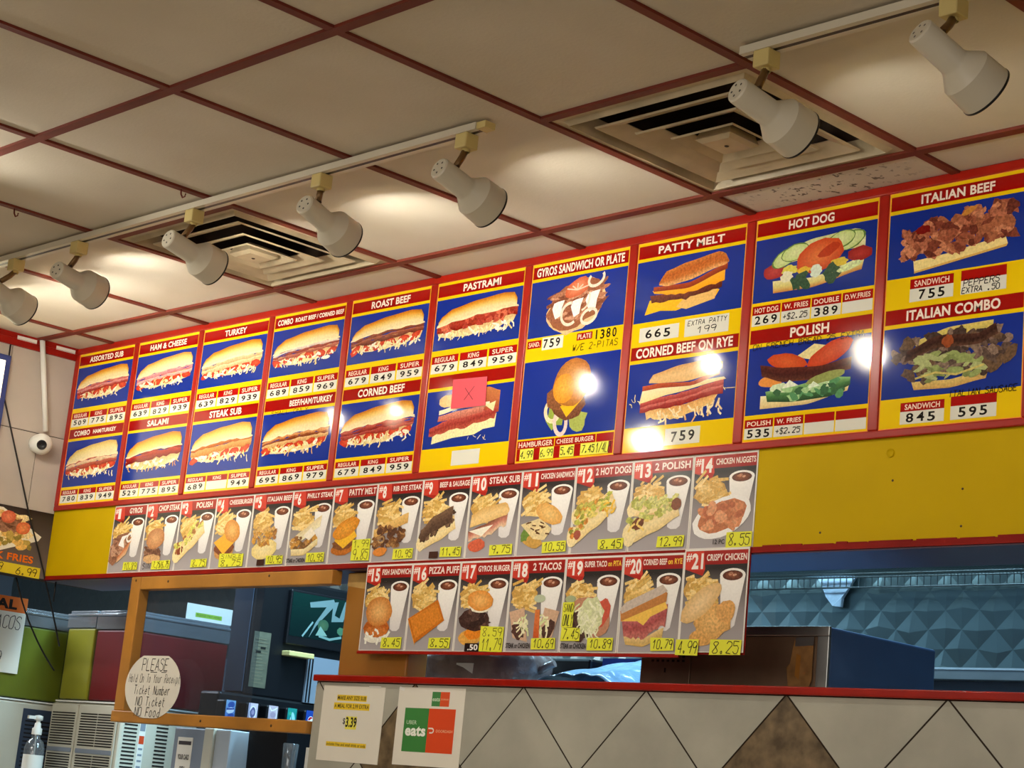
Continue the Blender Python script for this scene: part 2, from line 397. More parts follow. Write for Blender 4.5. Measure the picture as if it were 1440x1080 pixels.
    def build(s, name, parent, m, origin=(0, 0, 0), facing='-y', lift=0.0):
        """lays the sheet's (u, v) on the plane facing the named way"""
        me = bpy.data.meshes.new(name); V = []
        for u, v, d in s.v:
            d += lift
            if facing == '-y': V.append((origin[0] + u, origin[1] - d, origin[2] + v))
            else: V.append((origin[0] + d, origin[1] + u, origin[2] + v))          # '+x'
        me.from_pydata(V, [], s.f); me.materials.append(m)
        ca = me.color_attributes.new('ink', 'FLOAT_COLOR', 'CORNER'); fl = []
        for cc in s.c:
            for c in cc: fl += [c[0], c[1], c[2], 1.0]
        ca.data.foreach_set('color', fl)
        fa = me.attributes.new('mottle', 'FLOAT', 'FACE'); fa.data.foreach_set('value', s.mt)
        me.update(); o = bpy.data.objects.new(name, me); COL.objects.link(o)
        if parent: o.parent = parent
        return o

# ================================================================== THE SETTING
G = 0.61; XL = -1.475; YW = 2.004
VENTS = [(0, 1), (3, 4)]                      # the two grid cells (by grid column) that hold diffusers, between y = 2G and 3G
def build_ceiling():
    b = MB()
    xs = [XL - 3.0] + [i * G for i in range(-2, 13)]; ys = [-5.0, -2.44 - 1.22, -2.44, -1.22, 0.0, 0.61, 1.83, YW]
    ys = [-5.0, -3 * G - 1.22, -3 * G, -G, G, 3 * G, YW + 0.001]
    xs = [XL] + [i * G for i in range(-2, 13)]
    for i in range(len(xs) - 1):
        for j in range(len(ys) - 1):
            x0, x1, y0, y1 = xs[i], xs[i + 1], ys[j], ys[j + 1]
            if abs(y0 - G) < 1e-6 and abs(y1 - 3 * G) < 1e-6 and any(abs(x0 - a * G) < 1e-6 for a, _ in VENTS):
                b.quad((x0, y0, H), (x0, 2 * G, H), (x1, 2 * G, H), (x1, y0, H), M_CEIL)      # vent fills the rest
            else: b.quad((x0, y0, H), (x0, y1, H), (x1, y1, H), (x1, y0, H), M_CEIL)
    # slab above, with wells over the vents
    b.quad((XL, -5, H + 0.25), (XL, YW, H + 0.25), (7.32, YW, H + 0.25), (7.32, -5, H + 0.25), M_DARK)
    struct(b.build('ceiling'), 'suspended ceiling of stained off-white tiles')
build_ceiling()
def build_tbars():
    b = MB(); w = 0.012
    def bx(x0, x1, y0, y1, d=0.0): b.box(x0, x1, y0, y1, H - 0.0068 - d, H + 0.012 - d, M_TBAR)
    for i in range(-2, 12): bx(i * G - w, i * G + w, -5, YW)
    for j in (-5, -3, -1, 1, 3): bx(XL, 7.3, j * G - w * 1.15, j * G + w * 1.15, .0006)
    for a, c in VENTS: bx(a * G + w, c * G - w, 2 * G - w, 2 * G + w, .0003)
    struct(b.build('trim_1'), 'red brown ceiling grid bars between the tiles')
build_tbars()

# soffit wall that carries the menu
b = MB(); b.box(XL, 4.6, YW, 2.25, H - 0.873, H, M_YELLOW)
rr = random.Random(3)
for (x, z, r) in ((2.29, -0.664, .011),):       # an old plugged hole in the painted board
    b.lathe([(r, 0), (r, .003), (r * .85, .0032), (r * .8, .001), (0.0005, .001)], M_YELLOW, (x, YW, H + z), (0, -1, 0), 16)
for (x, z) in ((2.1, -.845), (2.3, -.73), (2.49, -.76), (2.49, -.845)):
    b.lathe([(.003, 0), (.003, .0006), (0.0003, .0006)], M_SCREW, (x, YW, H + z), (0, -1, 0), 8)
struct(b.build('wall_back'), 'yellow painted soffit board behind the menus')
b = MB(); b.box(XL, 4.6, YW - 0.004, 2.25, H - 0.888, H - 0.8735, M_REDTRIM)
x = 1.93
while x < 2.9:                                   # ragged paint edge along the trim
    l = rr.uniform(.03, .12); b.box(x, x + l, YW - 0.0045, YW, H - 0.8735, H - 0.8735 + rr.uniform(.001, .005), M_REDTRIM); x += l * 1.1
struct(b.build('trim_2'), 'chipped dark red strip along the bottom of the yellow soffit')
b = MB(); b.box(XL, 4.6, 2.2502, 2.256, H - 0.892, H, M_KITCHEN); struct(b.build('wall_soffit_back'), 'kitchen side of the soffit')
b = MB(); b.box(XL, 4.6, YW, 2.25, H - 0.892, H - 0.8885, M_MAROON); struct(b.build('trim_3'), 'dark maroon underside of the soffit')

# left header wall with grey tiles
b = MB(); b.box(XL - 0.09, XL - 0.004, -4.9, 2.25, H - 0.886, H, M_GROUT)
def tile_row(z0, z1, y_edges):
    for a, c in zip(y_edges[:-1], y_edges[1:]):
        b.box(XL - 0.004, XL, a + .0016, c - .0016, z0 + .0016, z1 - .0016, M_WTILE)
tile_row(H - 0.352, H - 0.03, [2.0 - .27 - .43 * k for k in range(15, 0, -1)] + [1.73, YW])
tile_row(H - 0.64, H - 0.352, [1.89 - .43 * k for k in range(15, 0, -1)] + [1.89, YW])
b.box(XL - 0.004, XL, -4.9, YW, H - 0.886, H - 0.64, M_DARK)
struct(b.build('wall_left'), 'grey tiled header wall left of the menu')
b = MB(); b.box(XL, XL + 0.012, -4.9, YW, H - 0.0475, H, M_REDTRIM); b.box(XL, XL + 0.0135, -4.9, YW, H - 0.022, H - 0.0205, M_RED)
for k in range(0, 9):
    y0 = 1.902 - .166 * k
    b.box(XL + .012, XL + .0135, y0, y0 + .082, H - .0235, H - .009, M_WPLASTIC)
struct(b.build('trim_4', bevel=0.0), 'red crown band with white slots on the left wall')

# lower tiled wall, tiles set diagonally
def clip(poly, ax, val, keep_less):
    out = []
    for i in range(len(poly)):
        p, q = poly[i], poly[(i + 1) % len(poly)]
        ip = (p[ax] <= val) if keep_less else (p[ax] >= val); iq = (q[ax] <= val) if keep_less else (q[ax] >= val)
        if ip: out.append(p)
        if ip != iq:
            t = (val - p[ax]) / (q[ax] - p[ax]); out.append((p[0] + (q[0] - p[0]) * t, p[1] + (q[1] - p[1]) * t))
    return out
b = MB(); X0, X1, ZT, ZB = 0.236, 4.6, H - 1.232, 0.0
b.box(X0, X1, YW, 2.12, ZB, ZT, M_GROUT)
D = 0.446; hd = D / 2 - 0.003
for i in range(-2, 12):
    for j in range(0, 8):
        for half in (0, 1):
            cx = 0.694 + D * i + half * D / 2; cz = ZT - D / 2 + 0.002 - D * j + half * D / 2
            pts = [(cx, cz - hd), (cx + hd, cz), (cx, cz + hd), (cx - hd, cz)]
            for ax, val, less in ((0, X0 + .001, False), (0, X1, True), (1, ZB, False), (1, ZT - .002, True)):
                if pts: pts = clip(pts, ax, val, less)
            if len(pts) > 2:
                dark = (half == 0 and i % 3 == 0 and j % 2 == 0)
                b.poly([(p[0], YW - 0.003, p[1]) for p in pts], M_TILED if dark else M_TILE)
struct(b.build('wall_front'), 'half wall of beige diagonal tiles with brown accents')
b = MB(); b.box(0.232, 4.6, 1.988, 2.14, H - 1.2315, H - 1.212, M_RED); struct(b.build('trim_5', bevel=0.003), 'red sill on top of the tiled half wall')

# kitchen shell and the rest of the dining room
def quilt():
    b = MB(); n = 0.125; x0, x1, z0, z1, y = -4.6, 3.6, H - 0.99, H, 3.6
    r3 = random.Random(5); nx = int((x1 - x0) / n) + 2; nz = int((z1 - z0) / n) + 2
    for i in range(nx):
        for j in range(nz):
            for half in (0, 1):
                cx = x0 + (i + half * .5) * n; cz = z0 + (j + half * .5) * n
                if cz - n / 2 < z0 - 0.1 or cz > z1: continue
                h = n / 2; tx = r3.uniform(-.012, .012); tz = r3.uniform(-.012, .012)
                c = (cx + tx, y - 0.0080, cz + tz); P = [(cx, y - .004, max(cz - h, z0)), (cx + h, y - .004, cz), (cx, y - .004, min(cz + h, z1)), (cx - h, y - .004, cz)]
                for k in range(4): b.poly([c, P[k], P[(k + 1) % 4]], M_QUILT)
    b.box(x0, x1, y, y + .05, z0, z1, M_QUILT)
    return b
struct(quilt().build('wall_kitchen'), 'quilted stainless steel wall at the back of the kitchen')
b = MB(); b.box(-4.6, 3.6, 3.6, 3.65, 0, H - .99, M_KITCHEN); struct(b.build('wall_kitchen_lower'))
b = MB(); b.box(-4.65, -4.6, -5, 3.65, 0, H, M_KITCHEN); struct(b.build('wall_far_left'))
b = MB(); b.box(4.6, 4.65, 2.0, 3.65, 0, H, M_KITCHEN); struct(b.build('wall_kitchen_right'))
b = MB(); b.box(-4.6, 4.6, 2.25, 3.6, H, H + .03, M_KITCHEN); b.box(-4.6, XL - .09, -5, 2.25, H, H + .03, M_KITCHEN); struct(b.build('ceiling_kitchen'))
b = MB(); b.box(-4.6, 7.35, -5, 3.65, -.05, 0, M_FLOOR); struct(b.build('floor'))
b = MB(); b.box(7.3, 7.35, -5, 2.1, 0, H, M_ROOM); struct(b.build('wall_right'))
b = MB(); b.box(-4.6, 7.35, -5.05, -5, 0, H, M_ROOM); struct(b.build('wall_rear'))
b = MB(); b.box(4.6, 7.3, 2.0, 2.05, 0, H, M_ROOM); struct(b.build('wall_back_right'))

# ================================================================== CEILING FIXTURES
def vent(cx, cy, label, stained):
    t = thing('ceiling_vent', label, 'vent', (cx, cy, H), 'square ceiling vents')
    def sqring(b, r0, z0, r1, z1, m):
        c0 = [(-r0, -r0), (r0, -r0), (r0, r0), (-r0, r0)]; c1 = [(-r1, -r1), (r1, -r1), (r1, r1), (-r1, r1)]
        for k in range(4):
            a, c = c0[k], c0[(k + 1) % 4]; d, e = c1[(k + 1) % 4], c1[k]
            b.quad((a[0], a[1], z0), (e[0], e[1], z1), (d[0], d[1], z1), (c[0], c[1], z0), m)
    b = MB(); sqring(b, .300, -.001, .268, -.001, M_VENT); sqring(b, .268, -.001, .258, -.012, M_VENT); sqring(b, .258, -.012, .245, .03, M_VENT)
    b.build('flange', t)
    b = MB(); b.box(-.30, .30, -.30, -.296, 0.0, .2, M_DUCT); b.box(-.30, .30, .296, .30, 0.0, .2, M_DUCT); b.box(-.30, -.296, -.3, .3, 0.0, .2, M_DUCT); b.box(.296, .30, -.3, .3, 0.0, .2, M_DUCT); b.box(-.3, .3, -.3, .3, .2, .205, M_DUCT)
    b.build('duct_box', t)
    for ro, ri, zo in ((.214, .166, -.008), (.148, .104, -.014), (.090, .060, -.019)):
        b = MB(); sqring(b, ro + .003, zo - .001, ro, zo - .005, M_VENT); sqring(b, ro, zo - .005, ri, zo + .014, M_VENT); sqring(b, ri, zo + .016, ro + .003, zo - .001, M_VENT)
        b.build('louver_ring', t)
    b = MB(); sqring(b, .052, -.020, .04, -.028, M_VENT); b.quad((-.04, -.04, -.028), (-.04, .04, -.028), (.04, .04, -.028), (.04, -.04, -.028), M_VENT); sqring(b, .045, .0, .052, -.020, M_VENT)
    b.lathe([(.006, 0), (.004, -.002), (.0005, -.002)], M_SCREW, (0, 0, -.028), n=10)
    b.build('center_plate', t)
vent(3.5 * G, 2.5 * G, 'large beige ceiling vent at the upper right behind a white lamp head', True)
vent(0.5 * G, 2.5 * G, 'beige square ceiling vent behind the long left light track', False)

def hook(x, y, label):
    b = MB(); b.tube([(0, 0, -.005), (0, .002, -.02), (.006, .004, -.03), (.014, .006, -.028), (.016, .006, -.02)], .0022, M_TBAR, 6)
    o = b.build('ceiling_hook', loc=(x, y, H)); tag(o, label, 'hook', 'small hooks on the ceiling grid')
hook(.611, 1.053, 'small red hook on the grid bar just above the long light track')
hook(-.001, .892, 'small red hook on the grid bar at the far left edge of the photo')

def track(x0, x1, label, ends):
    t = thing('lighting_track', label, 'light track', ((x0 + x1) / 2, 1.155, H), 'white light tracks on the ceiling'); h = (x1 - x0) / 2
    b = MB(); b.box(-h, h, -.020, -.006, -.025, -.0082, M_WHITE); b.box(-h, h, .006, .020, -.025, -.0082, M_WHITE); b.box(-h, h, -.020, .020, -.0082, -.0079, M_WHITE)
    b.build('rail', t)
    b = MB(); b.box(-h, h, -.006, .006, -.0245, -.0083, M_BLACK); b.build('groove', t)
    for e in ends:
        b = MB(); s = h if e > 0 else -h
        b.box(s, s + e * .03, -.016, .016, -.024, -.0080, M_CREAM); b.build('end_cap', t)
track(-1.44, 1.70, 'long white light track on the left carrying most of the lamp heads', (1,))
track(2.49, 3.9, 'white light track at the upper right above the large vent', ())

def lamp_head(x, s0, d, label, ty=1.145):
    k = {-.441: 1.7, -.067: .75, .536: .8, 1.105: 1.15, 1.653: .95, 2.547: .42, 2.985: .42}.get(x, 1.1)      # each lamp burns at its own brightness
    t = thing('track_light_head', label, 'track light', (x, ty, H), 'white track light heads')
    S = Vector((s0[0] - x, s0[1] - ty, s0[2])); d = Vector(d).normalized()
    b = MB(); b.box(-.020, .020, -.011, .029, -.062, -.0252, M_CREAM); b.build('adapter', t, bevel=.003)
    b = MB(); top = Vector((0, .009, -.062)); j = S + d * .05 + Vector((0, 0, .026))
    b.tube([top, top + (j - top) * .3 + Vector((0, 0, -.004)), j], .0085, M_BRASS, 10)
    b.lathe([(.0105, 0), (.0105, .008), (.006, .008)], M_CREAM, tuple(top + Vector((0, 0, -.007))), n=12)
    b.lathe([(.004, -.012), (.004, .012)], M_SCREW, tuple(j + Vector((0, 0, .004))), (1, 0, 0), 8, (True, True))
    b.build('stem', t)
    b = MB(); prof = [(.0005, -.001), (.023, -.001), (.0265, .002), (.0275, .006), (.0285, .088), (.031, .094), (.047, .116), (.051, .121), (.0535, .172), (.0535, .178), (.0515, .178), (.0495, .172), (.048, .124), (.03, .098), (.026, .09), (.0005, .088)]
    b.lathe(prof, M_WHITE, tuple(S), tuple(d), 40, sm=False)
    o = b.build('shade', t)
    for p in o.data.polygons: p.use_smooth = True
    o.data.set_sharp_from_angle(angle=math.radians(28)) if hasattr(o.data, 'set_sharp_from_angle') else None
    b = MB(); b.lathe([(.0537, .1735), (.0545, .1745), (.0545, .1775), (.0537, .1785)], M_BLACK, tuple(S), tuple(d), 40); b.build('rim', t)
    b = MB(); b.lathe([(.012, .100), (.020, .120), (.026, .136), (.024, .144), (.014, .149), (.0005, .151)], mat('lamp_glass_%d' % round(k * 100), (255, 240, 215), 0.3, emit=((255, 248, 234), BULB * k)), tuple(S), tuple(d), 24); b.build('bulb', t)
    b = MB(); q = Vector((0, 0, 1)).rotation_difference(d)
    for k in range(5):
        a = 1.2566 * k + .3; c = S + q @ Vector((.014 * math.cos(a), .014 * math.sin(a), -.0012))
        b.lathe([(.0028, 0), (.0005, 0)], M_BLACK, tuple(c), tuple(-d), 8)
    b.build('vent_holes', t)
HEADS = [
 (-.441, (-.441, 1.062, -.124), (-.236, .943, -.232), 'lamp head cut by the left edge, its bell in front of the brightest ceiling patch'),
 (-.067, (-.067, 1.09, -.127), (-.266, .956, -.122), 'leftmost lamp head seen whole, against the bright white ceiling patch'),
 (.536, (.536, 1.08, -.126), (-.09, .975, -.202), 'lamp head under the left corner of the smaller vent'),
 (1.105, (1.105, 1.108, -.116), (-.184, .955, -.232), 'lamp head in front of the right corner of the smaller vent'),
 (1.653, (1.653, 1.078, -.13), (.007, .962, -.272), 'lamp head nearest the free end of the long light track'),
 (2.547, (2.547, 1.07, -.136), (.165, .952, -.259), 'lamp head hanging in front of the large ceiling vent'),
 (2.985, (2.985, 1.05, -.125), (.257, .867, -.427), 'lamp head in the top right corner of the photo'),
 (-.80, (-.80, 1.07, -.125), (-.15, .95, -.25), 'lamp head beyond the left edge of the photo')]
for a in HEADS: lamp_head(*a)
lamp_head(-.05, (-.05, .38, -.125), (.88, .40, -.22), 'lamp head beyond the upper left edge of the photo', .455)

# ================================================================== LEFT WALL
t = thing('security_camera', 'white ball security camera on the grey tiled wall under a white conduit', 'security camera', (XL, 1.888, H - .393))
b = MB(); b.lathe([(.034, 0.0), (.036, .012), (.03, .016)], M_WPLASTIC, (0, 0, 0), (1, 0, 0), 28, (True, True)); b.build('mount', t)
ax = Vector((.86, -.42, -.22)).normalized(); cc = Vector((.044, -.005, -.004))
b = MB(); pr = [(.040 * math.sin(a), -.040 * math.cos(a)) for a in [math.pi * k / 14 * .86 for k in range(15)]]
b.lathe([(max(r, .0005), h) for r, h in pr], M_WPLASTIC, tuple(cc), tuple(ax), 28); b.build('ball', t)
b = MB(); b.lathe([(.0185, .030), (.0185, .037), (.015, .0375), (.0145, .034), (.0005, .036)], M_BLACK, tuple(cc), tuple(ax), 24); b.build('lens', t)
b = MB(); b.tube([(XL + .0225, 1.834, H - .004), (XL + .0225, 1.905, H - .343)], .010, M_WPLASTIC, 14)
tag(b.build('conduit'), 'white plastic pipe running down the tiled wall from the ceiling to the camera', 'pipe')

def cable(pts, label, r=.0032):
    tag(MB().tube(pts, r, M_CABLE, 8).build('cable'), label, 'cable', 'loose black cables by the left wall')
def bez(a, c, e, n=12):
    A, Cc, E = Vector(a), Vector(c), Vector(e); return [tuple(A * (1 - t) ** 2 + Cc * 2 * t * (1 - t) + E * t * t) for t in [k / n for k in range(n + 1)]]
xw = XL + .008
cable([(xw, 1.715, H - .05), (xw, 1.72, H - .20)] + bez((xw, 1.725, H - .255), (xw, 1.80, H - .43), (xw, 1.885, H - .632)) + [(xw, 1.909, H - .687), (xw, 1.96, H - .79), (xw, 1.992, H - .86)] + bez((xw, 1.999, H - .88), (xw - .02, 2.06, H - .98), (xw - .03, 2.12, H - 1.12)),
      'black cable running down the grey tiles across the poster to the drink tanks')
cable(bez((xw - .05, 1.91, H - .8905), (xw - .05, 1.99, H - 1.08), (xw - .05, 2.125, H - 1.21)), 'short black cable hanging from under the left wall in front of the green tank')
cable([(XL + .04, 2.03, H - .8925), (XL + .042, 2.03, H - .93), (XL + .04, 2.032, H - .965)], 'stub of black cable hanging under the yellow soffit above the green tank', .003)

t = thing('lit_sign', 'lit cream sign in a blue frame at the left edge of the photo', 'sign', (XL, 1.42, H - .35))
b = MB(); b.box(.0005, .03, -.33, .297, -.26, .255, M_BLUEM); b.build('frame', t, bevel=.004)
b = MB(); b.box(.0302, .033, -.31, .274, -.24, .232, M_LIT); b.build('lit_face', t, bevel=.002)

# ================================================================== MENU PANELS
PITCH = 0.411; MX0 = -1.4585
C_RED, C_BAND, C_YEL, C_BLUE, C_EDGE, C_CARD = (196, 30, 14), (150, 14, 10), (240, 202, 10), (24, 48, 136), (240, 140, 70), (228, 226, 212)
BUN = [(176, 98, 20), (218, 154, 48), (232, 196, 112), (238, 216, 160), (236, 218, 168)]
def curve(pts, n=16):
    """smooth curve through the points, sampled n+1 times across u"""
    out = []
    for k in range(n + 1):
        x = pts[0][0] + (pts[-1][0] - pts[0][0]) * k / n
        for a, c in zip(pts[:-1], pts[1:]):
            if a[0] <= x <= c[0] + 1e-9:
                t = (x - a[0]) / (c[0] - a[0]); t = t * t * (3 - 2 * t) * .5 + t * .5; out.append((x, a[1] + (c[1] - a[1]) * t)); break
    return out
def wig(c, a): return [(x, y + rnd.uniform(-a, a)) for x, y in c]
SHRED = [(244, 232, 180), (250, 240, 205), (232, 214, 140), (248, 226, 160)]
def sub(A, meats, bun=BUN, cheese=(248, 226, 180), tomato=True, shred=SHRED, shr=26, chunky=False, bottom=False):
    A.mot = 0.55
    # lower filling first
    base = curve([(.05, .26), (.3, .20), (.6, .22), (.93, .34)]); mid = curve([(.03, .40), (.3, .42), (.6, .50), (.97, .54)])
    A.band(mid, wig(base, .02), [(210, 170, 110), (226, 190, 130), (238, 216, 166)])
    if tomato:
        for k in range(6):
            x = .10 + .155 * k; A.ell(x, .29 + .022 * k + rnd.uniform(-.03, .03), .075, .085, (186, 40, 24), rnd.uniform(-.3, .6), .15, 12, mid=(216, 84, 46))
    A.shreds(.08, .92, .24, .38, shr, shred, .13, .03)
    A.shreds(.25, .8, .22, .28, 8, shred, .11, .018)
    A.blobs(.1, .9, .22, .36, 14, [(244, 236, 206), (236, 222, 170), (250, 244, 224)], .045, .035)
    # sliced meat folds
    up = curve([(.03, .50), (.3, .60), (.6, .66), (.97, .66)]); lo = curve([(.02, .33), (.3, .38), (.6, .43), (.97, .48)])
    n = len(meats)
    for k, m in enumerate(meats):
        t0, t1 = k / n, (k + 1.15) / n
        T = wig([(a[0], a[1] + (b[1] - a[1]) * t0) for a, b in zip(up, lo)], .018); B = wig([(a[0], a[1] + (b[1] - a[1]) * t1) for a, b in zip(up, lo)], .03)
        A.band(T, B, [m, tuple(max(0, c - 46) for c in m)])
    if chunky:
        A.mot = 0.9; A.blobs(.06, .94, .36, .6, 46, [meats[0], meats[-1], (214, 110, 80), (150, 50, 32)], .045, .07, .35, lambda x, y: .34 + .14 * x < y < .5 + .17 * x)
    A.mot = 0.25
    if cheese: A.band(curve([(.03, .50), (.3, .60), (.6, .68), (.97, .66)]), wig(curve([(.02, .46), (.3, .55), (.6, .60), (.98, .62)]), .02), [cheese, cheese])
    top = curve([(.04, .56), (.07, .66), (.2, .80), (.5, .90), (.8, .95), (.93, .92), (.955, .80)], 24)
    bot = curve([(.04, .49), (.3, .585), (.6, .655), (.955, .645)], 24)
    A.band(top, bot, bun); return A
def frac(A, x0, x1, y0, y1): return A
TAN, BEEF, HAM, CORN = (206, 150, 112), (146, 84, 62), (226, 140, 140), (176, 62, 56)
def art_assorted(A): sub(A, [(238, 200, 170), (214, 120, 110), (226, 150, 146), (180, 66, 58)], shr=20)
def art_ham(A): sub(A, [(244, 206, 190), (236, 164, 164), (226, 140, 146), (240, 190, 180)], bun=[(196, 130, 44), (228, 196, 112), (236, 216, 160), (238, 222, 178)], shr=16)
def art_turkey(A): sub(A, [(240, 218, 176), (226, 190, 140), (240, 210, 160)], shr=34)
def art_combo(A): sub(A, [(150, 80, 66), (238, 216, 200), (156, 76, 64), (188, 110, 90)], shr=34)
def art_roast(A): sub(A, [(166, 96, 72), (140, 76, 58), (170, 100, 76), (132, 70, 52)], shr=34)
def art_pastrami(A): sub(A, [(190, 84, 62), (170, 60, 46)], tomato=False, chunky=True, shr=40)
def art_hamturkey(A): sub(A, [(214, 134, 116), (240, 206, 170), (190, 100, 80)], bun=[(206, 166, 84), (228, 206, 134), (234, 216, 160), (236, 220, 176)])
def art_salami(A): sub(A, [(160, 40, 26), (178, 52, 34), (150, 34, 22)], tomato=False, bun=[(188, 104, 16), (226, 166, 48), (234, 196, 100), (236, 210, 142)], shred=[(240, 190, 90), (246, 210, 130), (230, 160, 60)], shr=34)
def art_steak(A): sub(A, [(206, 124, 60), (226, 160, 90)], bun=[(198, 130, 32), (228, 186, 90), (234, 212, 142), (236, 218, 160)], shr=30)
def art_beefham(A): sub(A, [(170, 96, 56), (224, 156, 100), (150, 80, 44), (238, 190, 130)], shr=36, shred=[(244, 206, 120), (248, 220, 150), (236, 180, 80)])
def art_corned(A): sub(A, [(178, 76, 64), (196, 96, 82), (160, 60, 52), (186, 84, 72)], shr=34)
def art_gyros(A):
    f = A.fr; A.fr = (f[0] + f[2] * .10, f[1] - f[3] * .12, f[2] * .80, f[3] * 1.24)
    A.mot = 0.5
    A.ell(.49, .46, .38, .38, (226, 190, 140), .25, .06, 22, mid=(240, 214, 170)); A.ell(.49, .50, .36, .34, (150, 92, 62), .2, .12, 20)
    A.mot = 0.9
    for k in range(30):
        x = rnd.uniform(.17, .82); y = rnd.uniform(.28, .72); A.ell(x, y, .13, .035, rnd.choice([(150, 92, 66), (128, 72, 50), (176, 116, 86), (196, 142, 112)]), rnd.uniform(-.5, .7), .15, 10)
    A.mot = 0.3
    A.ell(.50, .74, .17, .13, (206, 96, 58), .25, .1, 14, mid=(232, 150, 110))
    for k in range(5): A.stroke([(.50, .70), (.36 + .07 * k, .80 - abs(k - 2) * .03)], .02, (242, 206, 180))
    for (x, y, s) in ((.25, .45, 1), (.5, .44, 1), (.70, .50, 1.15)):
        A.poly([(x - .07 * s, y + .02), (x - .05 * s, y + .10), (x, y + .12 * s), (x + .09 * s, y + .13 * s), (x + .06 * s, y + .02), (x + .05 * s, y - .10 * s), (x - .02, y - .14 * s), (x - .05 * s, y - .05)], (250, 248, 240))
    A.ring(.74, .82, .10, .10, .045, (246, 226, 206), .3, 2.2, 6.6); A.ring(.42, .36, .11, .16, .045, (246, 224, 204), .2, 1.2, 5.2); A.ring(.68, .28, .10, .10, .045, (246, 224, 204), .3)
    A.ring(.55, .58, .12, .2, .03, (244, 222, 200), .3, 4.6, 6.3)
def art_hamburger(A):
    f = A.fr; A.fr = (f[0] + f[2] * .12, f[1] - f[3] * .10, f[2] * .76, f[3] * 1.17)
    A.mot = 0.4
    A.ell(.34, .30, .12, .14, (150, 170, 70), .3, .25, 12); A.ell(.66, .22, .12, .12, (170, 180, 90), 0, .25, 12); A.ring(.30, .36, .10, .12, .05, (240, 224, 180), .4); A.ring(.42, .22, .08, .14, .05, (236, 210, 200), .2)
    A.mot = 0.9; A.ell(.50, .42, .25, .17, (112, 66, 44), -.1, .1, 16, mid=(142, 90, 60)); A.ell(.36, .52, .16, .16, (136, 84, 52), .6, .15, 14)
    A.mot = 0.2; A.poly([(.40, .40), (.70, .46), (.50, .27)], (250, 190, 30)); A.poly([(.34, .47), (.46, .38), (.62, .44)], (246, 180, 40))
    A.mot = 0.5; A.ell(.54, .66, .26, .27, (176, 108, 44), .35, .03, 22, mid=(222, 152, 70)); A.ell(.43, .60, .15, .17, (230, 150, 40), .4, .03, 16, mid=(238, 176, 70))
def art_pattymelt(A):
    A.mot = 0.3
    A.poly([(.10, .10), (.14, .34), (.70, .42), (.80, .34), (.76, .22), (.62, .20), (.40, .10), (.25, .14)], (250, 190, 30)); A.poly([(.40, .16), (.5, .10), (.76, .20), (.78, .38), (.5, .34)], (238, 190, 110))
    A.mot = 0.9; A.band(curve([(.14, .42), (.5, .40), (.82, .52)]), wig(curve([(.16, .28), (.45, .26), (.82, .36)]), .03), [(112, 50, 34), (84, 34, 26)])
    A.mot = 0.2; A.band(curve([(.16, .50), (.5, .48), (.84, .66)]), wig(curve([(.18, .44), (.45, .36), (.84, .46)]), .02), [(252, 180, 50), (250, 170, 20)])
    A.mot = 0.4; A.band(curve([(.17, .56), (.5, .54), (.86, .76)]), curve([(.17, .48), (.5, .45), (.86, .66)]), [(170, 70, 34), (132, 48, 24)])
    A.mot = 0.8; A.band(curve([(.22, .62), (.28, .80), (.5, .90), (.78, .98), (.86, .90), (.87, .80)], 20), curve([(.22, .58), (.3, .54), (.5, .58), (.78, .72), (.84, .74), (.87, .78)], 20), [(200, 120, 52), (184, 96, 36), (196, 112, 48), (232, 176, 110)])
def art_rye(A):
    A.mot = 0.5; A.band(curve([(.17, .30), (.5, .26), (.86, .40)]), wig(curve([(.20, .10), (.5, .06), (.80, .22)]), .02), [(226, 160, 90), (244, 204, 130)])
    A.shreds(.16, .88, .12, .36, 34, [(246, 220, 170), (250, 232, 190), (238, 190, 120)], .2, .03)
    A.shreds(.02, .2, .34, .42, 6, SHRED, .2, .014, False); A.shreds(.86, .98, .42, .5, 6, SHRED, .2, .014, False)
    for k, m in enumerate([(196, 90, 82), (176, 68, 64), (206, 110, 100), (170, 62, 58)]):
        A.band(wig(curve([(.13, .38 - .04 * k), (.5, .46 - .04 * k), (.90, .60 - .04 * k)]), .015), wig(curve([(.13, .30 - .03 * k), (.5, .36 - .03 * k), (.90, .50 - .04 * k)]), .02), [m, tuple(c - 30 for c in m)])
    A.mot = 0.2; A.band(curve([(.14, .56), (.4, .60), (.9, .64)]), curve([(.12, .36), (.4, .46), (.92, .60)]), [(250, 236, 190), (246, 224, 160)])
    A.mot = 0.4; A.band(curve([(.14, .64), (.3, .66), (.6, .62), (.86, .78)]), curve([(.14, .56), (.3, .58), (.6, .56), (.86, .68)]), [(186, 84, 50), (160, 62, 38)])
    A.mot = 0.3; A.band(curve([(.20, .72), (.24, .82), (.5, .92), (.78, .96), (.88, .88)], 20), curve([(.20, .68), (.3, .66), (.55, .64), (.78, .70), (.88, .78)], 20), [(214, 160, 96), (236, 196, 136), (232, 186, 124)])
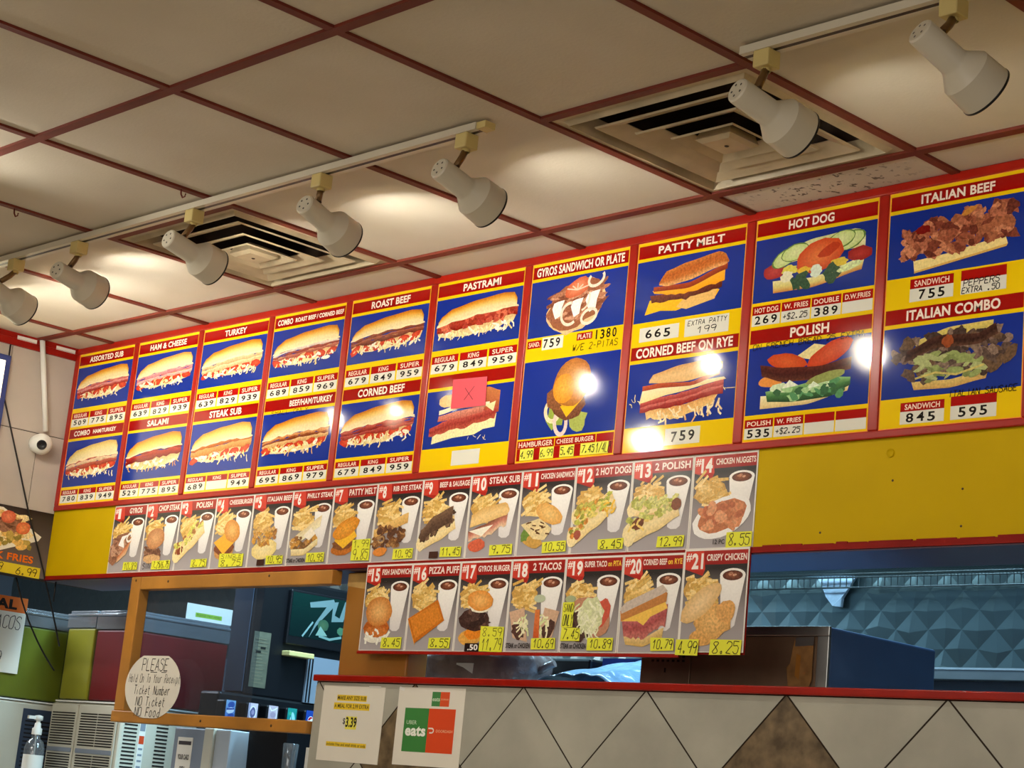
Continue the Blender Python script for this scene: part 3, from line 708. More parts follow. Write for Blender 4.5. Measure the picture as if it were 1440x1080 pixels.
def art_hotdog(A):
    A.mot = 0.3
    A.band(curve([(.16, .30), (.5, .26), (.92, .46)]), curve([(.17, .10), (.5, .10), (.90, .26)]), [(236, 232, 170), (226, 214, 130), (206, 130, 60)])
    A.band(curve([(.2, .74), (.5, .90), (.86, .94), (.92, .8)]), curve([(.2, .55), (.5, .6), (.86, .62), (.92, .6)]), [(206, 216, 150), (240, 236, 190), (220, 210, 140)])
    A.ell(.17, .46, .09, .13, (160, 40, 40), 0, .1, 14, mid=(196, 70, 66)); A.ell(.88, .52, .10, .12, (150, 36, 36), 0, .1, 14, mid=(186, 60, 50))
    for (x, y, r) in ((.26, .66, .4), (.34, .72, .2), (.80, .76, .3), (.72, .80, .2)):
        A.ell(x, y, .12, .14, (96, 130, 60), r, .05, 16); A.ell(x, y, .11, .125, (200, 220, 140), r, .05, 16, mid=(226, 236, 176))
    A.ell(.55, .60, .20, .26, (206, 74, 34), .2, .05, 20, mid=(232, 130, 70)); A.ell(.62, .66, .09, .09, (186, 60, 30), .3, .2, 12)
    A.ell(.30, .44, .07, .08, (230, 220, 90), 0, .2); A.ell(.28, .34, .05, .10, (240, 236, 200), .2, .2); A.ell(.42, .40, .06, .06, (232, 190, 60), 0, .2); A.ell(.72, .44, .07, .07, (226, 200, 70), 0, .2)
    A.ell(.53, .36, .05, .10, (226, 240, 220), .1, .2)
    A.mot = 0.8
    for (x, y) in ((.40, .28), (.36, .20), (.43, .18), (.64, .34), (.70, .30), (.64, .22)): A.ell(x, y, .06, .08, (52, 84, 60), rnd.uniform(-1, 1), .3, 10)
    A.ell(.80, .34, .10, .06, (216, 232, 170), .2, .1)
def art_polish(A):
    A.mot = 0.3
    A.band(curve([(.12, .26), (.5, .2), (.86, .34)]), curve([(.12, .06), (.5, .06), (.84, .2)]), [(240, 232, 190), (236, 220, 160), (220, 190, 130)])
    A.poly([(.4, .8), (.55, .97), (.7, .9), (.6, .7)], (240, 226, 160))
    A.ell(.33, .74, .17, .13, (196, 70, 32), -.2, .08, 18, mid=(216, 100, 50)); A.ell(.68, .80, .20, .15, (200, 66, 34), .35, .08, 18, mid=(214, 96, 60)); A.ell(.20, .48, .1, .1, (232, 150, 70), 0, .2)
    A.mot = 0.8; A.band(curve([(.10, .74), (.3, .66), (.6, .62), (.86, .70)]), curve([(.12, .56), (.3, .44), (.6, .42), (.86, .52)]), [(92, 42, 34), (66, 28, 26), (96, 52, 40)])
    A.mot = 0.4; A.band(curve([(.16, .32), (.4, .36), (.7, .44), (.86, .40)]), curve([(.18, .16), (.4, .12), (.7, .14), (.86, .28)]), [(140, 190, 120), (70, 120, 70), (40, 70, 44)])
    A.blobs(.2, .8, .18, .4, 26, [(90, 150, 100), (210, 230, 190), (60, 104, 70), (170, 210, 150)], .055, .06)
    A.ell(.66, .44, .16, .07, (150, 160, 90), .15, .1); A.poly([(.30, .34), (.36, .46), (.44, .36)], (236, 244, 220)); A.poly([(.52, .30), (.56, .40), (.62, .32)], (226, 240, 214))
def art_beef(A):
    A.mot = 0.3; A.poly([(.20, .05), (.19, .22), (.45, .26), (.86, .40), (.88, .26)], (248, 226, 150)); A.poly([(.20, .05), (.88, .26), (.87, .22), (.2, .02)], (226, 176, 90))
    A.mot = 1.0
    cols = [(150, 84, 60), (124, 62, 46), (176, 106, 78), (196, 128, 94), (104, 48, 38), (160, 96, 66)]
    for k in range(150):
        x = rnd.uniform(.12, .92); lo = .20 + .22 * x + (.06 if x < .25 else 0); hi = .62 + .45 * min(x, .42) + .12 * x
        y = rnd.uniform(lo, min(hi, .97)); A.ell(x, y, .05 * rnd.uniform(.6, 1.3), .07 * rnd.uniform(.6, 1.3), rnd.choice(cols), rnd.uniform(-1, 1), .35, 9)
    A.mot = .4; A.ell(.26, .70, .06, .07, (120, 24, 20), 0, .2); A.ell(.60, .88, .06, .05, (206, 140, 60), .4, .2)
def art_combo_it(A):
    A.mot = 0.5; A.band(curve([(.22, .2), (.5, .18), (.78, .28)]), curve([(.24, .08), (.5, .06), (.76, .14)]), [(226, 200, 120), (206, 160, 90)])
    A.band(curve([(.22, .80), (.5, .95), (.8, .97)]), curve([(.26, .66), (.5, .7), (.8, .8)]), [(216, 200, 110), (196, 170, 80)])
    A.mot = 1.0
    cols = [(92, 74, 66), (120, 96, 86), (72, 56, 50), (134, 112, 98), (104, 80, 60)]
    for k in range(130):
        x = rnd.uniform(.08, .94); y = rnd.uniform(.26, .86)
        if ((x - .5) / .45) ** 2 + ((y - .55) / .36) ** 2 > 1: continue
        A.ell(x, y, .055 * rnd.uniform(.6, 1.3), .07 * rnd.uniform(.6, 1.3), rnd.choice(cols), rnd.uniform(-1, 1), .35, 9)
    A.band(curve([(.18, .66), (.4, .84), (.7, .80), (.82, .92)]), curve([(.16, .5), (.4, .66), (.7, .64), (.84, .76)]), [(78, 46, 38), (52, 30, 26), (88, 58, 46)])
    A.mot = .5; A.blobs(.25, .75, .22, .56, 34, [(150, 164, 100), (128, 140, 84), (176, 184, 126)], .06, .05, .3); A.ell(.48, .74, .04, .09, (150, 74, 40), .6, .2)
    A.stroke([(.25, .24), (.4, .30), (.55, .24), (.75, .34)], .03, (206, 190, 110))
def art_pinknote(A):
    A.mot = 0.4; A.poly([(.10, .06), (.11, .28), (.5, .32), (.84, .5), (.83, .26), (.7, .24), (.6, .16), (.35, .14)], (244, 234, 176))
    A.ell(.30, .82, .16, .12, (226, 190, 130), 0, .1); A.band(curve([(.55, .95), (.72, .99), (.86, .9)]), curve([(.6, .7), (.75, .5), (.86, .52)]), [(196, 120, 70), (160, 70, 46)])
    A.mot = .8; A.band(wig(curve([(.06, .34), (.3, .48), (.85, .62)]), .02), wig(curve([(.06, .22), (.3, .26), (.82, .40)]), .03), [(190, 84, 70), (150, 50, 44), (180, 84, 64)])
    A.band(curve([(.16, .56), (.4, .62), (.7, .66)]), curve([(.15, .46), (.4, .48), (.68, .54)]), [(214, 140, 120), (186, 96, 80)])
    A.mot = .2; A.band(curve([(.16, .66), (.4, .74), (.75, .72)]), curve([(.16, .58), (.4, .66), (.75, .64)]), [(252, 240, 210), (248, 230, 190)]); A.poly([(.7, .66), (.82, .72), (.8, .54)], (246, 226, 170))
    A.shreds(.5, .75, .1, .2, 5, SHRED, .1, .014)

def panel(k, row1, row2, label):
    """one of the ten tall menu boards; rows: title, artwork, list of price boxes"""
    x0 = MX0 + PITCH * k; t = thing('menu_board', label, 'menu board', (x0, 1.9985, H), 'tall menu boards on the soffit')
    b = MB(); b.box(.0145, .3965, 0, .0045, -.609, -.0245, M_RED); b.build('backing', t)
    A = Art(); A.rect(.0145, -.609, .3965, -.0245, C_EDGE); A.rect(.0175, -.607, .3935, -.026, C_YEL); A.build('yellow_sheet', t, M_PANEL)
    for r, row in enumerate((row1, row2)):
        title, art, boxes = row[:3]; zt, zb = ((-.0345, -.0705), (-.319, -.3555))[r]; bl0, bl1 = ((-.080, -.2385), (-.3655, -.5405))[r]
        if len(row) > 3: bl1 = row[3]
        if row[0] is None: bl0 = -.3165
        if not row[0] is None:
            A = Art(); A.rect(.0195, zb, .3915, zt, C_BAND); o = A.build('title_band', t, M_PANEL, lift=.0002)
            if title:
                A = Art(); A.n = 1; parts = title if isinstance(title, list) else [(title, .5, .62, .6)]
                for (s, cx, w, h) in parts:
                    zc = (zt + zb) / 2; hh = (zt - zb) * h / 2; A.text(s, .0195 + .372 * (cx - w / 2), zc - hh, .0195 + .372 * (cx + w / 2), zc + hh, (250, 236, 220), .03, True)
                A.build('title_lettering', o, M_PANEL, lift=.0002)
        A = Art(); A.rect(.0185, bl1, .3925, bl0, C_BLUE, (22, 44, 138)); A.build('blue_photo_ground', t, M_PANEL, lift=.0002)
        A = Art(step=.000012); A.n = 20; A.frame(.0205, bl1 + .004, .369, bl0 - bl1 - .008); art(A); A.build('food_picture', t, M_PANEL, lift=.0002)
        for bx in boxes: bx(t, x0)
    return t
def card(x0, x1, z0, z1, txt='', col=C_CARD, hand=False, tx=None, ink=(24, 20, 20), h=.62, fs=None):
    """a white price card with figures on it"""
    def f(t, _):
        A = Art(); A.rect(x0, z0, x1, z1, col); o = A.build('price_card', t, M_PANEL, lift=.0005)
        if txt:
            A = Art(); A.n = 1; w = x1 - x0; zc = (z0 + z1) / 2; hh = (z1 - z0) * h / 2; a, c = tx or (.16, .86)
            if hand: A.pen(txt, x0 + w * a, zc - hh, x0 + w * c, zc + hh, .0022, ink)
            else:
                n = len(txt); cw = w * (c - a) / n
                for i, ch in enumerate(txt):
                    if ch == ' ': continue
                    dx = .38 if ch == '1' else .15; dz = rnd.uniform(-.0012, .0012)
                    A.text(ch, x0 + w * a + cw * (i + dx), zc - hh + dz, x0 + w * a + cw * (i + 1 - dx), zc + hh + dz, ink, .022)
            A.build('price_figures', o, M_PANEL, lift=.0005)
    return f
def head(x0, x1, z0, z1, txt='', tx=(.12, .88), h=.62):
    """a red box with the heading over a price"""
    def f(t, _):
        A = Art(); A.rect(x0, z0, x1, z1, (164, 18, 14)); o = A.build('price_heading', t, M_PANEL, lift=.0004)
        if txt:
            A = Art(); A.n = 1; w = x1 - x0; zc = (z0 + z1) / 2; hh = (z1 - z0) * h / 2
            A.text(txt, x0 + w * tx[0], zc - hh, x0 + w * tx[1], zc + hh, (250, 220, 200), .02, True); A.build('heading_lettering', o, M_PANEL, lift=.0004)
    return f
def scrawl(txt, x0, x1, z0, z1, w=.0015, ink=(18, 12, 8)):
    def f(t, _):
        A = Art(step=.00002); A.n = 3; A.pen(txt, x0, z0, x1, z1, w * 1.2, ink, jit=.15); A.build('marker_note', t, M_PANEL, lift=.0006)
    return f
def three(r, p):
    z = ((-.256, -.2795, -.3095), (-.5515, -.5715, -.6005))[r]; out = []
    for i, (nm, v) in enumerate(zip(('REGULAR', 'KING', 'SUPER'), p)):
        a = .0215 + .1255 * i; c = a + .118; n = {'KING': (.3, .7)}.get(nm, (.12, .88))
        out += [head(a, c, z[1], z[0], nm, n), card(a, c, z[2], z[1], v, tx=(.1, .92))]
    return out
panel(0, ('ASSORTED SUB', art_assorted, three(0, ('509', '775', '895'))), ([('COMBO', .24, .30, .56), ('HAM/TURKEY', .66, .42, .42)], art_hamturkey, three(1, ('780', '839', '949'))), 'menu board at the left end showing an assorted sub above a ham and turkey combo')
panel(1, ('HAM & CHEESE', art_ham, three(0, ('639', '829', '939'))), ([('SALAMI', .5, .36, .6)], art_salami, three(1, ('529', '775', '895'))), 'menu board with ham and cheese above salami')
panel(2, ([('TURKEY', .5, .34, .6)], art_turkey, three(0, ('639', '829', '939'))), ([('STEAK SUB', .5, .5, .66)], art_steak, three(1, ('689', '', '949'))), 'menu board with turkey above the steak sub')
panel(3, ([('COMBO', .15, .22, .56), ('ROAST BEEF / CORNED BEEF', .64, .68, .42)], art_combo, three(0, ('689', '859', '969'))), ([('BEEF/HAM/TURKEY', .66, .60, .56)], art_beefham, three(1, ('695', '869', '979')) + [scrawl('SMALL ONLY', .06, .26, -.371, -.3575, .0012)]), 'menu board with roast and corned beef combo above beef, ham and turkey')
panel(4, ([('ROAST BEEF', .5, .5, .64)], art_roast, three(0, ('679', '849', '959'))), ([('CORNED BEEF', .5, .60, .68)], art_corned, three(1, ('679', '849', '959'))), 'menu board with roast beef above corned beef')
panel(5, ([('PASTRAMI', .52, .44, .64)], art_pastrami, three(0, ('679', '849', '959'))), ('', art_pinknote, [card(.155, .275, -.597, -.553)]), 'menu board with pastrami, its lower half crossed out by a pink note')
def gy_low():
    z = (-.548, -.568, -.6)
    return [head(.0195, .166, -.568, -.5455, 'HAMBURGER', (.04, .96), .7), head(.169, .324, -.568, -.5455, 'CHEESE BURGER', (.04, .96), .6), head(.327, .3915, -.568, -.5455)] + \
        [head(.0195, .3915, -.603, -.5685)] + [card(.033 + .079 * i, .088 + .079 * i + (.05 if i == 3 else 0), -.602, -.569, s, (236, 236, 90), True, (.05, .98 if i < 3 else .52), h=.6) for i, s in enumerate(('4.99', '6.99', '5.45', '7.45'))] + \
        [scrawl('1/4LB', .328, .385, -.598, -.572, .0016)]
panel(6, ([('GYROS SANDWICH OR PLATE', .5, .92, .74)], art_gyros, [head(.022, .078, -.277, -.2545, 'SAND.', (.1, .9)), card(.082, .165, -.286, -.250, '759', tx=(.02, .9), h=.72), head(.218, .278, -.273, -.2525, 'PLATE', (.08, .92), .66), card(.281, .375, -.281, -.247, '1380', C_YEL, h=.8, tx=(.02, .98)), scrawl('W/E 2-PITAS', .205, .380, -.302, -.284, .0016)], -.2465),
      (None, art_hamburger, gy_low()), 'menu board with gyros sandwich or plate above the hamburger')
panel(7, ('PATTY MELT', art_pattymelt, [card(.045, .185, -.306, -.267, '665', tx=(.12, .82), h=.62), card(.205, .355, -.309, -.261), scrawl('EXTRA PATTY', .215, .35, -.280, -.267, .0015), scrawl('199', .25, .318, -.303, -.286, .0019)], -.252),
      ([('CORNED BEEF ON RYE', .5, .9, .74)], art_rye, [card(.165, .285, -.597, -.5525, '759', tx=(.14, .88), h=.62)]), 'menu board with the patty melt above corned beef on rye')
def four(r, heads, vals):
    z = ((-.256, -.2795, -.3085), (-.5515, -.5735, -.6015))[r]; out = []
    for i in range(4):
        a = .0205 + .0935 * i; c = a + .0895
        out += [head(a, c, z[1], z[0], heads[i], (.08, .92), .56), card(a, c, z[2], z[1], vals[i], hand='$' in vals[i], tx=(.06, .94), h=.76 if '$' not in vals[i] else .5)]
    return out
panel(8, ([('HOT DOG', .46, .38, .66)], art_hotdog, four(0, ('HOT DOG', 'W. FRIES', 'DOUBLE', 'D.W.FRIES'), ('269', '+$2.25', '389', '')), -.2475),
      ([('POLISH', .50, .32, .70)], art_polish, four(1, ('POLISH', 'W. FRIES', '', ''), ('535', '+$2.25', '', '')) + [scrawl('ON FRENCH BREAD 25 EXTRA', .03, .375, -.372, -.357, .0014)]), 'menu board with the hot dog above the polish')
panel(9, ([('ITALIAN BEEF', .5, .54, .64)], art_beef, [head(.085, .205, -.273, -.249, 'SANDWICH', (.1, .9)), card(.085, .205, -.305, -.273, '755', tx=(.18, .84), h=.74), head(.225, .345, -.272, -.247), card(.225, .345, -.305, -.272), scrawl('PEPPERS', .232, .33, -.2855, -.270, .0018), scrawl('EXTRA .50', .228, .33, -.3025, -.289, .0018)], -.242),
      ([('ITALIAN COMBO', .5, .68, .70)], art_combo_it, [head(.075, .195, -.570, -.5485, 'SANDWICH', (.1, .9)), card(.075, .195, -.6, -.570, '845', tx=(.1, .84), h=.74), head(.212, .332, -.568, -.5455), card(.212, .332, -.6, -.568, '595', tx=(.14, .84), h=.72), scrawl('ITALIAN SAUSAGE', .205, .385, -.546, -.531, .0015)], -.537), 'menu board with italian beef above the italian combo')
# pink note taped over panel six
t = thing('sticky_note', 'pink paper note with an X stuck over the menu below pastrami', 'note', (.802, 1.9958, H - .383))
A = Art(); A.poly([(-.075, .047), (.073, .042), (.077, -.045), (-.073, -.042)], (228, 84, 96)); A.build('paper', t, M_PAPER, lift=.0004)
A = Art(); A.n = 3; A.stroke([(-.018, .016), (.020, -.022)], .002, (70, 16, 30)); A.stroke([(.022, .018), (-.018, -.020)], .002, (70, 16, 30)); A.build('pen_cross', t, M_PAPER, lift=.0004)

# red frame that holds the panels
W10 = PITCH * 10; FB = MB()
def bar(x0, x1, z0, z1): FB.box(MX0 + x0, MX0 + x1, YW - .0095, YW - .0002, H + z0, H + z1, M_RED)
bar(-.012, W10 + .03, -.0245, -.0008); bar(-.012, W10 + .03, -.6285, -.6092)
for k in range(11): bar(PITCH * k - .0143 if k else -.012, PITCH * k + .0143, -.609, -.0247)
struct(FB.build('trim_6', bevel=.003), 'glossy red frame strips dividing the ten menu boards')

# ================================================================== MEAL CARDS
CW = 0.2104
K_DARK, K_GREY, K_RED, K_BADGE = (44, 38, 36), (176, 170, 172), (150, 22, 18), (206, 62, 44)
def fries(A, x0=.035, x1=.545, y0=.46, y1=.725):
    A.mot = .5; A.ell((x0 + x1) / 2, (y0 + y1) / 2, (x1 - x0) / 2, (y1 - y0) / 2, (206, 160, 82), 0, .12, 20)
    cols = [(240, 206, 130), (226, 186, 104), (246, 218, 150), (214, 168, 84)]
    for k in range(44):
        x = rnd.uniform(x0, x1 - .12); y = rnd.uniform(y0, y1); a = rnd.uniform(-.5, .9); l = rnd.uniform(.12, .26)
        A.stroke([(x, y), (x + l * math.cos(a), y + l * math.sin(a) * .7)], .031, rnd.choice(cols))
def cup(A):
    A.mot = .1
    A.band([(.575, .72), (.68, .685), (.86, .685), (.965, .73)], [(.64, .25), (.70, .225), (.79, .225), (.845, .255)], [(252, 250, 244), (244, 240, 236), (226, 222, 222)])
    A.ell(.77, .735, .197, .066, (250, 247, 240), 0, 0, 20); A.mot = .9; A.ell(.77, .732, .155, .049, (86, 44, 30), 0, 0, 18, mid=(150, 84, 56)); A.ell(.74, .75, .04, .016, (190, 130, 100), .2, .2, 8); A.ell(.80, .735, .03, .012, (206, 160, 130), .2, .2, 8)
def bunround(A, x, y, r, col=(206, 130, 56), mid=(238, 184, 110), rot=.1, sq=.72): A.mot = .4; A.ell(x, y, r, r * sq, col, rot, .03, 20, mid=mid)
def long_roll(A, x0, y0, x1, y1, w, cols, fill, fillw=.5):
    """an open long roll running from lower left to upper right, with its filling along the upper edge"""
    dx, dy = x1 - x0, y1 - y0; n = (-dy * .9, dx * .9); l = math.hypot(*n); n = (n[0] / l * w, n[1] / l * w)
    lo = curve([(x0, y0), ((x0 + x1) / 2, (y0 + y1) / 2 - .02), (x1, y1)]); up = [(p[0] + n[0], p[1] + n[1]) for p in lo]
    A.mot = .3; A.band(wig(up, .008), [(p[0] - .0, p[1]) for p in lo], cols)
    A.ell(x0 + n[0] / 2, y0 + n[1] / 2, w * .55, w * .6, cols[1], 0, .1, 12)
    A.mot = .9
    for k in range(34):
        t = rnd.random(); s = rnd.uniform(.55, 1.25); A.ell(x0 + dx * t + n[0] * s, y0 + dy * t + n[1] * s, .045, .028, rnd.choice(fill), rnd.uniform(-.2, 1.0), .35, 9)
ROLL = [(232, 196, 130), (246, 226, 170), (236, 206, 140)]
def m_gyros(A):
    A.mot = .8; A.poly([(.02, .16), (.16, .10), (.46, .26), (.62, .44), (.52, .56), (.20, .52), (.03, .36)], (150, 104, 80)); A.blobs(.06, .44, .2, .48, 26, [(170, 120, 96), (126, 84, 66), (190, 146, 120)], .09, .03)
    A.mot = .2; A.poly([(.26, .38), (.44, .34), (.40, .44), (.5, .52), (.34, .50)], (250, 248, 244)); A.band(curve([(.28, .22), (.5, .36), (.64, .5)]), curve([(.26, .14), (.5, .24), (.62, .42)]), [(206, 110, 60), (226, 190, 150)]); A.ring(.56, .48, .08, .05, .03, (246, 240, 230), .5)
def m_chop(A):
    A.mot = .8; A.ell(.32, .22, .24, .10, (136, 96, 76), 0, .1); A.blobs(.12, .5, .18, .36, 22, [(150, 108, 84), (112, 76, 60)], .07, .035); bunround(A, .36, .44, .25, (190, 130, 84), (220, 170, 120), .1, .56); A.mot = .5; A.ell(.32, .17, .23, .06, (214, 170, 120), 0, .08)
def m_polish(A): long_roll(A, .10, .12, .74, .48, .20, ROLL, [(206, 200, 90), (226, 216, 120), (166, 110, 60)]); A.mot = .4; A.ell(.14, .26, .09, .05, (136, 66, 44), .5, .1); A.shreds(.1, .3, .22, .34, 5, [(240, 226, 160)], .1, .02, False)
def m_cheese(A):
    A.mot = .6; A.ell(.34, .22, .24, .11, (206, 150, 90), 0, .06); A.ell(.33, .27, .25, .10, (130, 76, 50), 0, .12); A.mot = .2; A.poly([(.06, .34), (.36, .46), (.60, .34), (.34, .18)], (246, 182, 60)); bunround(A, .50, .48, .21, (214, 140, 60), (240, 190, 110), -.5, .66)
def m_ibeef(A): A.mot = .3; A.ell(.40, .22, .30, .12, (240, 216, 140), .1, .06, 18, mid=(246, 230, 176)); A.mot = .9; A.blobs(.12, .66, .28, .48, 60, [(190, 140, 76), (164, 112, 60), (214, 170, 100), (206, 150, 60)], .06, .03)
def m_philly(A):
    A.mot = .3; A.band(curve([(.04, .30), (.3, .42), (.74, .60)]), curve([(.06, .22), (.3, .30), (.72, .46)]), [(226, 206, 160), (246, 238, 200)]); A.mot = .8; A.blobs(.08, .66, .2, .34, 34, [(150, 104, 60), (186, 136, 80), (126, 90, 50), (206, 150, 70)], .06, .035); A.mot = .2; A.poly([(.36, .36), (.52, .46), (.64, .38), (.5, .30)], (250, 240, 220)); A.mot = .3; A.band(curve([(.1, .2), (.4, .2), (.7, .32)]), curve([(.12, .12), (.4, .12), (.7, .24)]), [(244, 230, 180), (226, 200, 140)])
def m_patty(A):
    A.mot = .7; A.ell(.34, .18, .26, .08, (190, 110, 40), .1, .08); A.ell(.34, .24, .25, .08, (130, 80, 44), .1, .1); A.mot = .3; A.poly([(.12, .28), (.5, .44), (.62, .32), (.34, .18)], (246, 190, 50)); A.mot = .6; A.ell(.36, .42, .30, .11, (216, 136, 36), .35, .05, 18, mid=(236, 166, 60))
def m_rib(A): A.mot = .4; A.band(curve([(.02, .38), (.3, .46), (.72, .56)]), curve([(.03, .28), (.3, .34), (.72, .44)]), [(236, 196, 120), (216, 166, 90)]); A.mot = .9; A.blobs(.04, .66, .18, .40, 60, [(140, 96, 56), (110, 70, 44), (176, 130, 80), (90, 58, 40)], .06, .035); A.ring(.2, .26, .06, .035, .02, (190, 150, 100)); A.mot = .4; A.ell(.2, .12, .14, .05, (226, 140, 60), .1, .1)
def m_sausage(A): long_roll(A, .10, .12, .74, .34, .16, ROLL, [(96, 72, 56), (120, 92, 72), (76, 56, 44)]); A.mot = .7; A.band(curve([(.05, .34), (.3, .50), (.66, .60)]), curve([(.06, .2), (.3, .32), (.66, .42)]), [(120, 92, 70), (96, 70, 54), (84, 60, 46)])
def m_steaksub(A):
    A.mot = .4; A.ell(.22, .14, .16, .07, (214, 100, 70), .1, .06); A.band(curve([(.04, .30), (.3, .36), (.76, .50)]), wig(curve([(.06, .2), (.3, .22), (.74, .34)]), .02), [(130, 80, 56), (206, 130, 110), (236, 206, 170)]); A.mot = .2; A.poly([(.05, .30), (.34, .34), (.5, .36), (.3, .24)], (250, 244, 226)); A.mot = .3; A.band(curve([(.08, .48), (.3, .56), (.72, .60), (.78, .52)]), curve([(.06, .34), (.3, .38), (.76, .46), (.78, .50)]), [(226, 176, 100), (240, 206, 140), (236, 196, 126)])
def m_chicksand(A):
    A.mot = .4; A.ell(.28, .16, .2, .07, (206, 160, 80), -.2, .1); A.ell(.14, .22, .08, .06, (110, 140, 60), 0, .3); A.poly([(.06, .34), (.40, .40), (.62, .28), (.5, .16), (.30, .18)], (236, 214, 160))
    for k in range(12): x = rnd.uniform(.14, .54); y = rnd.uniform(.22, .36); A.stroke([(x, y), (x + .07, y + rnd.uniform(-.03, .02))], .014, (96, 60, 30))
    A.mot = .4; A.ell(.55, .44, .25, .10, (226, 166, 84), -.35, .04, 18, mid=(244, 206, 130))
def m_hotdogs(A):
    for (x, y) in ((.08, .32), ): long_roll(A, x, y, x + .36, y + .06, .14, ROLL, [(170, 150, 60), (220, 150, 60), (200, 190, 90)])
    long_roll(A, .08, .10, .74, .46, .18, ROLL, [(190, 190, 80), (226, 206, 110), (150, 150, 60), (214, 140, 60)]); A.mot = .4; A.ell(.12, .2, .06, .05, (170, 90, 70), .4, .1); A.shreds(.5, .72, .44, .52, 6, [(240, 190, 60)], .1, .02, False)
def m_2polish(A):
    long_roll(A, .04, .36, .6, .36, .14, ROLL, [(196, 196, 100), (214, 210, 130), (176, 176, 80)]); long_roll(A, .06, .08, .80, .34, .20, ROLL, [(196, 196, 100), (214, 210, 130), (176, 176, 80)])
    A.mot = .5; A.ell(.16, .28, .10, .06, (120, 70, 46), .3, .1); A.ell(.74, .46, .08, .06, (130, 76, 50), .3, .1); A.shreds(.1, .26, .26, .32, 4, [(246, 214, 120)], .1, .02, False)
def m_nuggets(A):
    A.mot = .1; A.ell(.48, .30, .44, .19, (250, 248, 244), .28, .02, 22); A.mot = .6; A.ell(.48, .31, .36, .145, (196, 120, 80), .28, .05, 20); A.blobs(.18, .74, .2, .42, 22, [(214, 140, 96), (190, 110, 74), (226, 160, 116)], .09, .06, .12)
def m_fish(A): A.mot = .3; A.ell(.34, .15, .24, .07, (240, 236, 220), 0, .15); A.mot = .6; A.ell(.34, .24, .27, .10, (190, 100, 40), 0, .05); A.ell(.34, .20, .24, .06, (206, 120, 56), 0, .08); bunround(A, .36, .42, .27, (206, 130, 60), (240, 190, 120), 0, .60); A.shreds(.12, .56, .12, .18, 10, [(250, 248, 236)], .08, .03, False)
def m_puff(A): A.mot = .4; A.poly([(.02, .34), (.58, .54), (.74, .32), (.20, .08)], (206, 116, 34)); A.poly([(.06, .34), (.56, .50), (.70, .33), (.20, .13)], (222, 136, 46)); A.poly([(.02, .34), (.20, .08), (.21, .05), (.04, .30)], (240, 170, 60))
def m_gyburger(A):
    A.mot = .4; A.ell(.30, .14, .22, .08, (230, 170, 80), .0, .06); A.ell(.36, .18, .16, .06, (236, 140, 40), 0, .1); A.mot = .8; A.ell(.36, .32, .28, .12, (70, 46, 40), -.1, .1); A.blobs(.16, .58, .24, .42, 26, [(84, 58, 50), (110, 78, 66), (56, 38, 34)], .09, .03); A.mot = .3; A.ell(.42, .46, .2, .06, (246, 236, 214), -.1, .1); bunround(A, .44, .52, .24, (226, 146, 60), (246, 190, 110), -.1, .44)
def m_tacos(A):
    for s, x in ((-1, .30), (1, .66)):
        A.mot = .3; A.poly([(x + s * .02 - s * .02, .44), (x + s * .26, .40), (x + s * .16, .14), (x - s * .10, .10)], (214, 176, 146)); A.mot = .9; A.ell(x + s * .08, .22, .13, .08, (84, 56, 48), s * .7, .2); A.mot = .3; A.shreds(x - .06, x + .08, .22, .38, 18, [(246, 240, 200), (226, 232, 170)], .1, .02); A.band(curve([(x - s * .16 - .02, .42), (x - s * .10, .42)], 4) if s < 0 else curve([(x - .16, .42), (x - .08, .42)], 4), curve([(x - s * .12 - .03, .14), (x - s * .06, .14)], 4) if s < 0 else curve([(x - .16, .14), (x - .06, .14)], 4), [(226, 130, 70), (206, 90, 44)])
    A.mot = .1; A.ell(.56, .53, .10, .04, (190, 200, 170), 0, 0, 14)
def m_supertaco(A):
    A.mot = .3; A.ell(.48, .34, .34, .20, (196, 140, 110), -.3, .06); A.ell(.68, .38, .12, .14, (206, 90, 70), -.3, .1); A.mot = .9; A.ell(.32, .26, .22, .14, (84, 60, 54), -.4, .15); A.mot = .3; A.ell(.50, .36, .20, .17, (216, 220, 170), -.5, .15); A.shreds(.28, .66, .2, .5, 60, [(236, 238, 196), (220, 226, 170), (246, 246, 214)], .12, .02); A.mot = .1; A.ell(.14, .52, .09, .035, (170, 180, 140), 0, 0, 14)
def m_corned(A):
    A.mot = .4; A.band(curve([(.1, .16), (.4, .14), (.72, .24)]), curve([(.14, .08), (.4, .06), (.7, .14)]), [(230, 200, 140), (214, 176, 100)]); A.mot = .7; A.band(curve([(.06, .30), (.4, .34), (.76, .46)]), wig(curve([(.1, .14), (.4, .14), (.74, .26)]), .02), [(196, 110, 110), (170, 80, 80), (200, 120, 110)]); A.mot = .2; A.poly([(.04, .30), (.3, .38), (.7, .50), (.76, .42), (.5, .34), (.4, .26), (.3, .30)], (246, 200, 90)); A.mot = .3; A.poly([(.02, .40), (.66, .60), (.74, .56), (.73, .48), (.04, .30)], (196, 130, 70)); A.poly([(.02, .42), (.1, .48), (.66, .64), (.74, .58), (.66, .55), (.04, .37)], (206, 190, 176))
def m_crispy(A):
    A.mot = .6; A.ell(.38, .14, .22, .08, (226, 170, 96), .1, .05); A.ell(.50, .28, .27, .16, (222, 168, 96), .1, .10, 22, mid=(236, 190, 120)); A.ell(.68, .36, .14, .10, (226, 170, 100), .6, .1); A.mot = .3; A.ell(.30, .44, .34, .11, (226, 186, 126), .62, .03, 20, mid=(242, 212, 160))
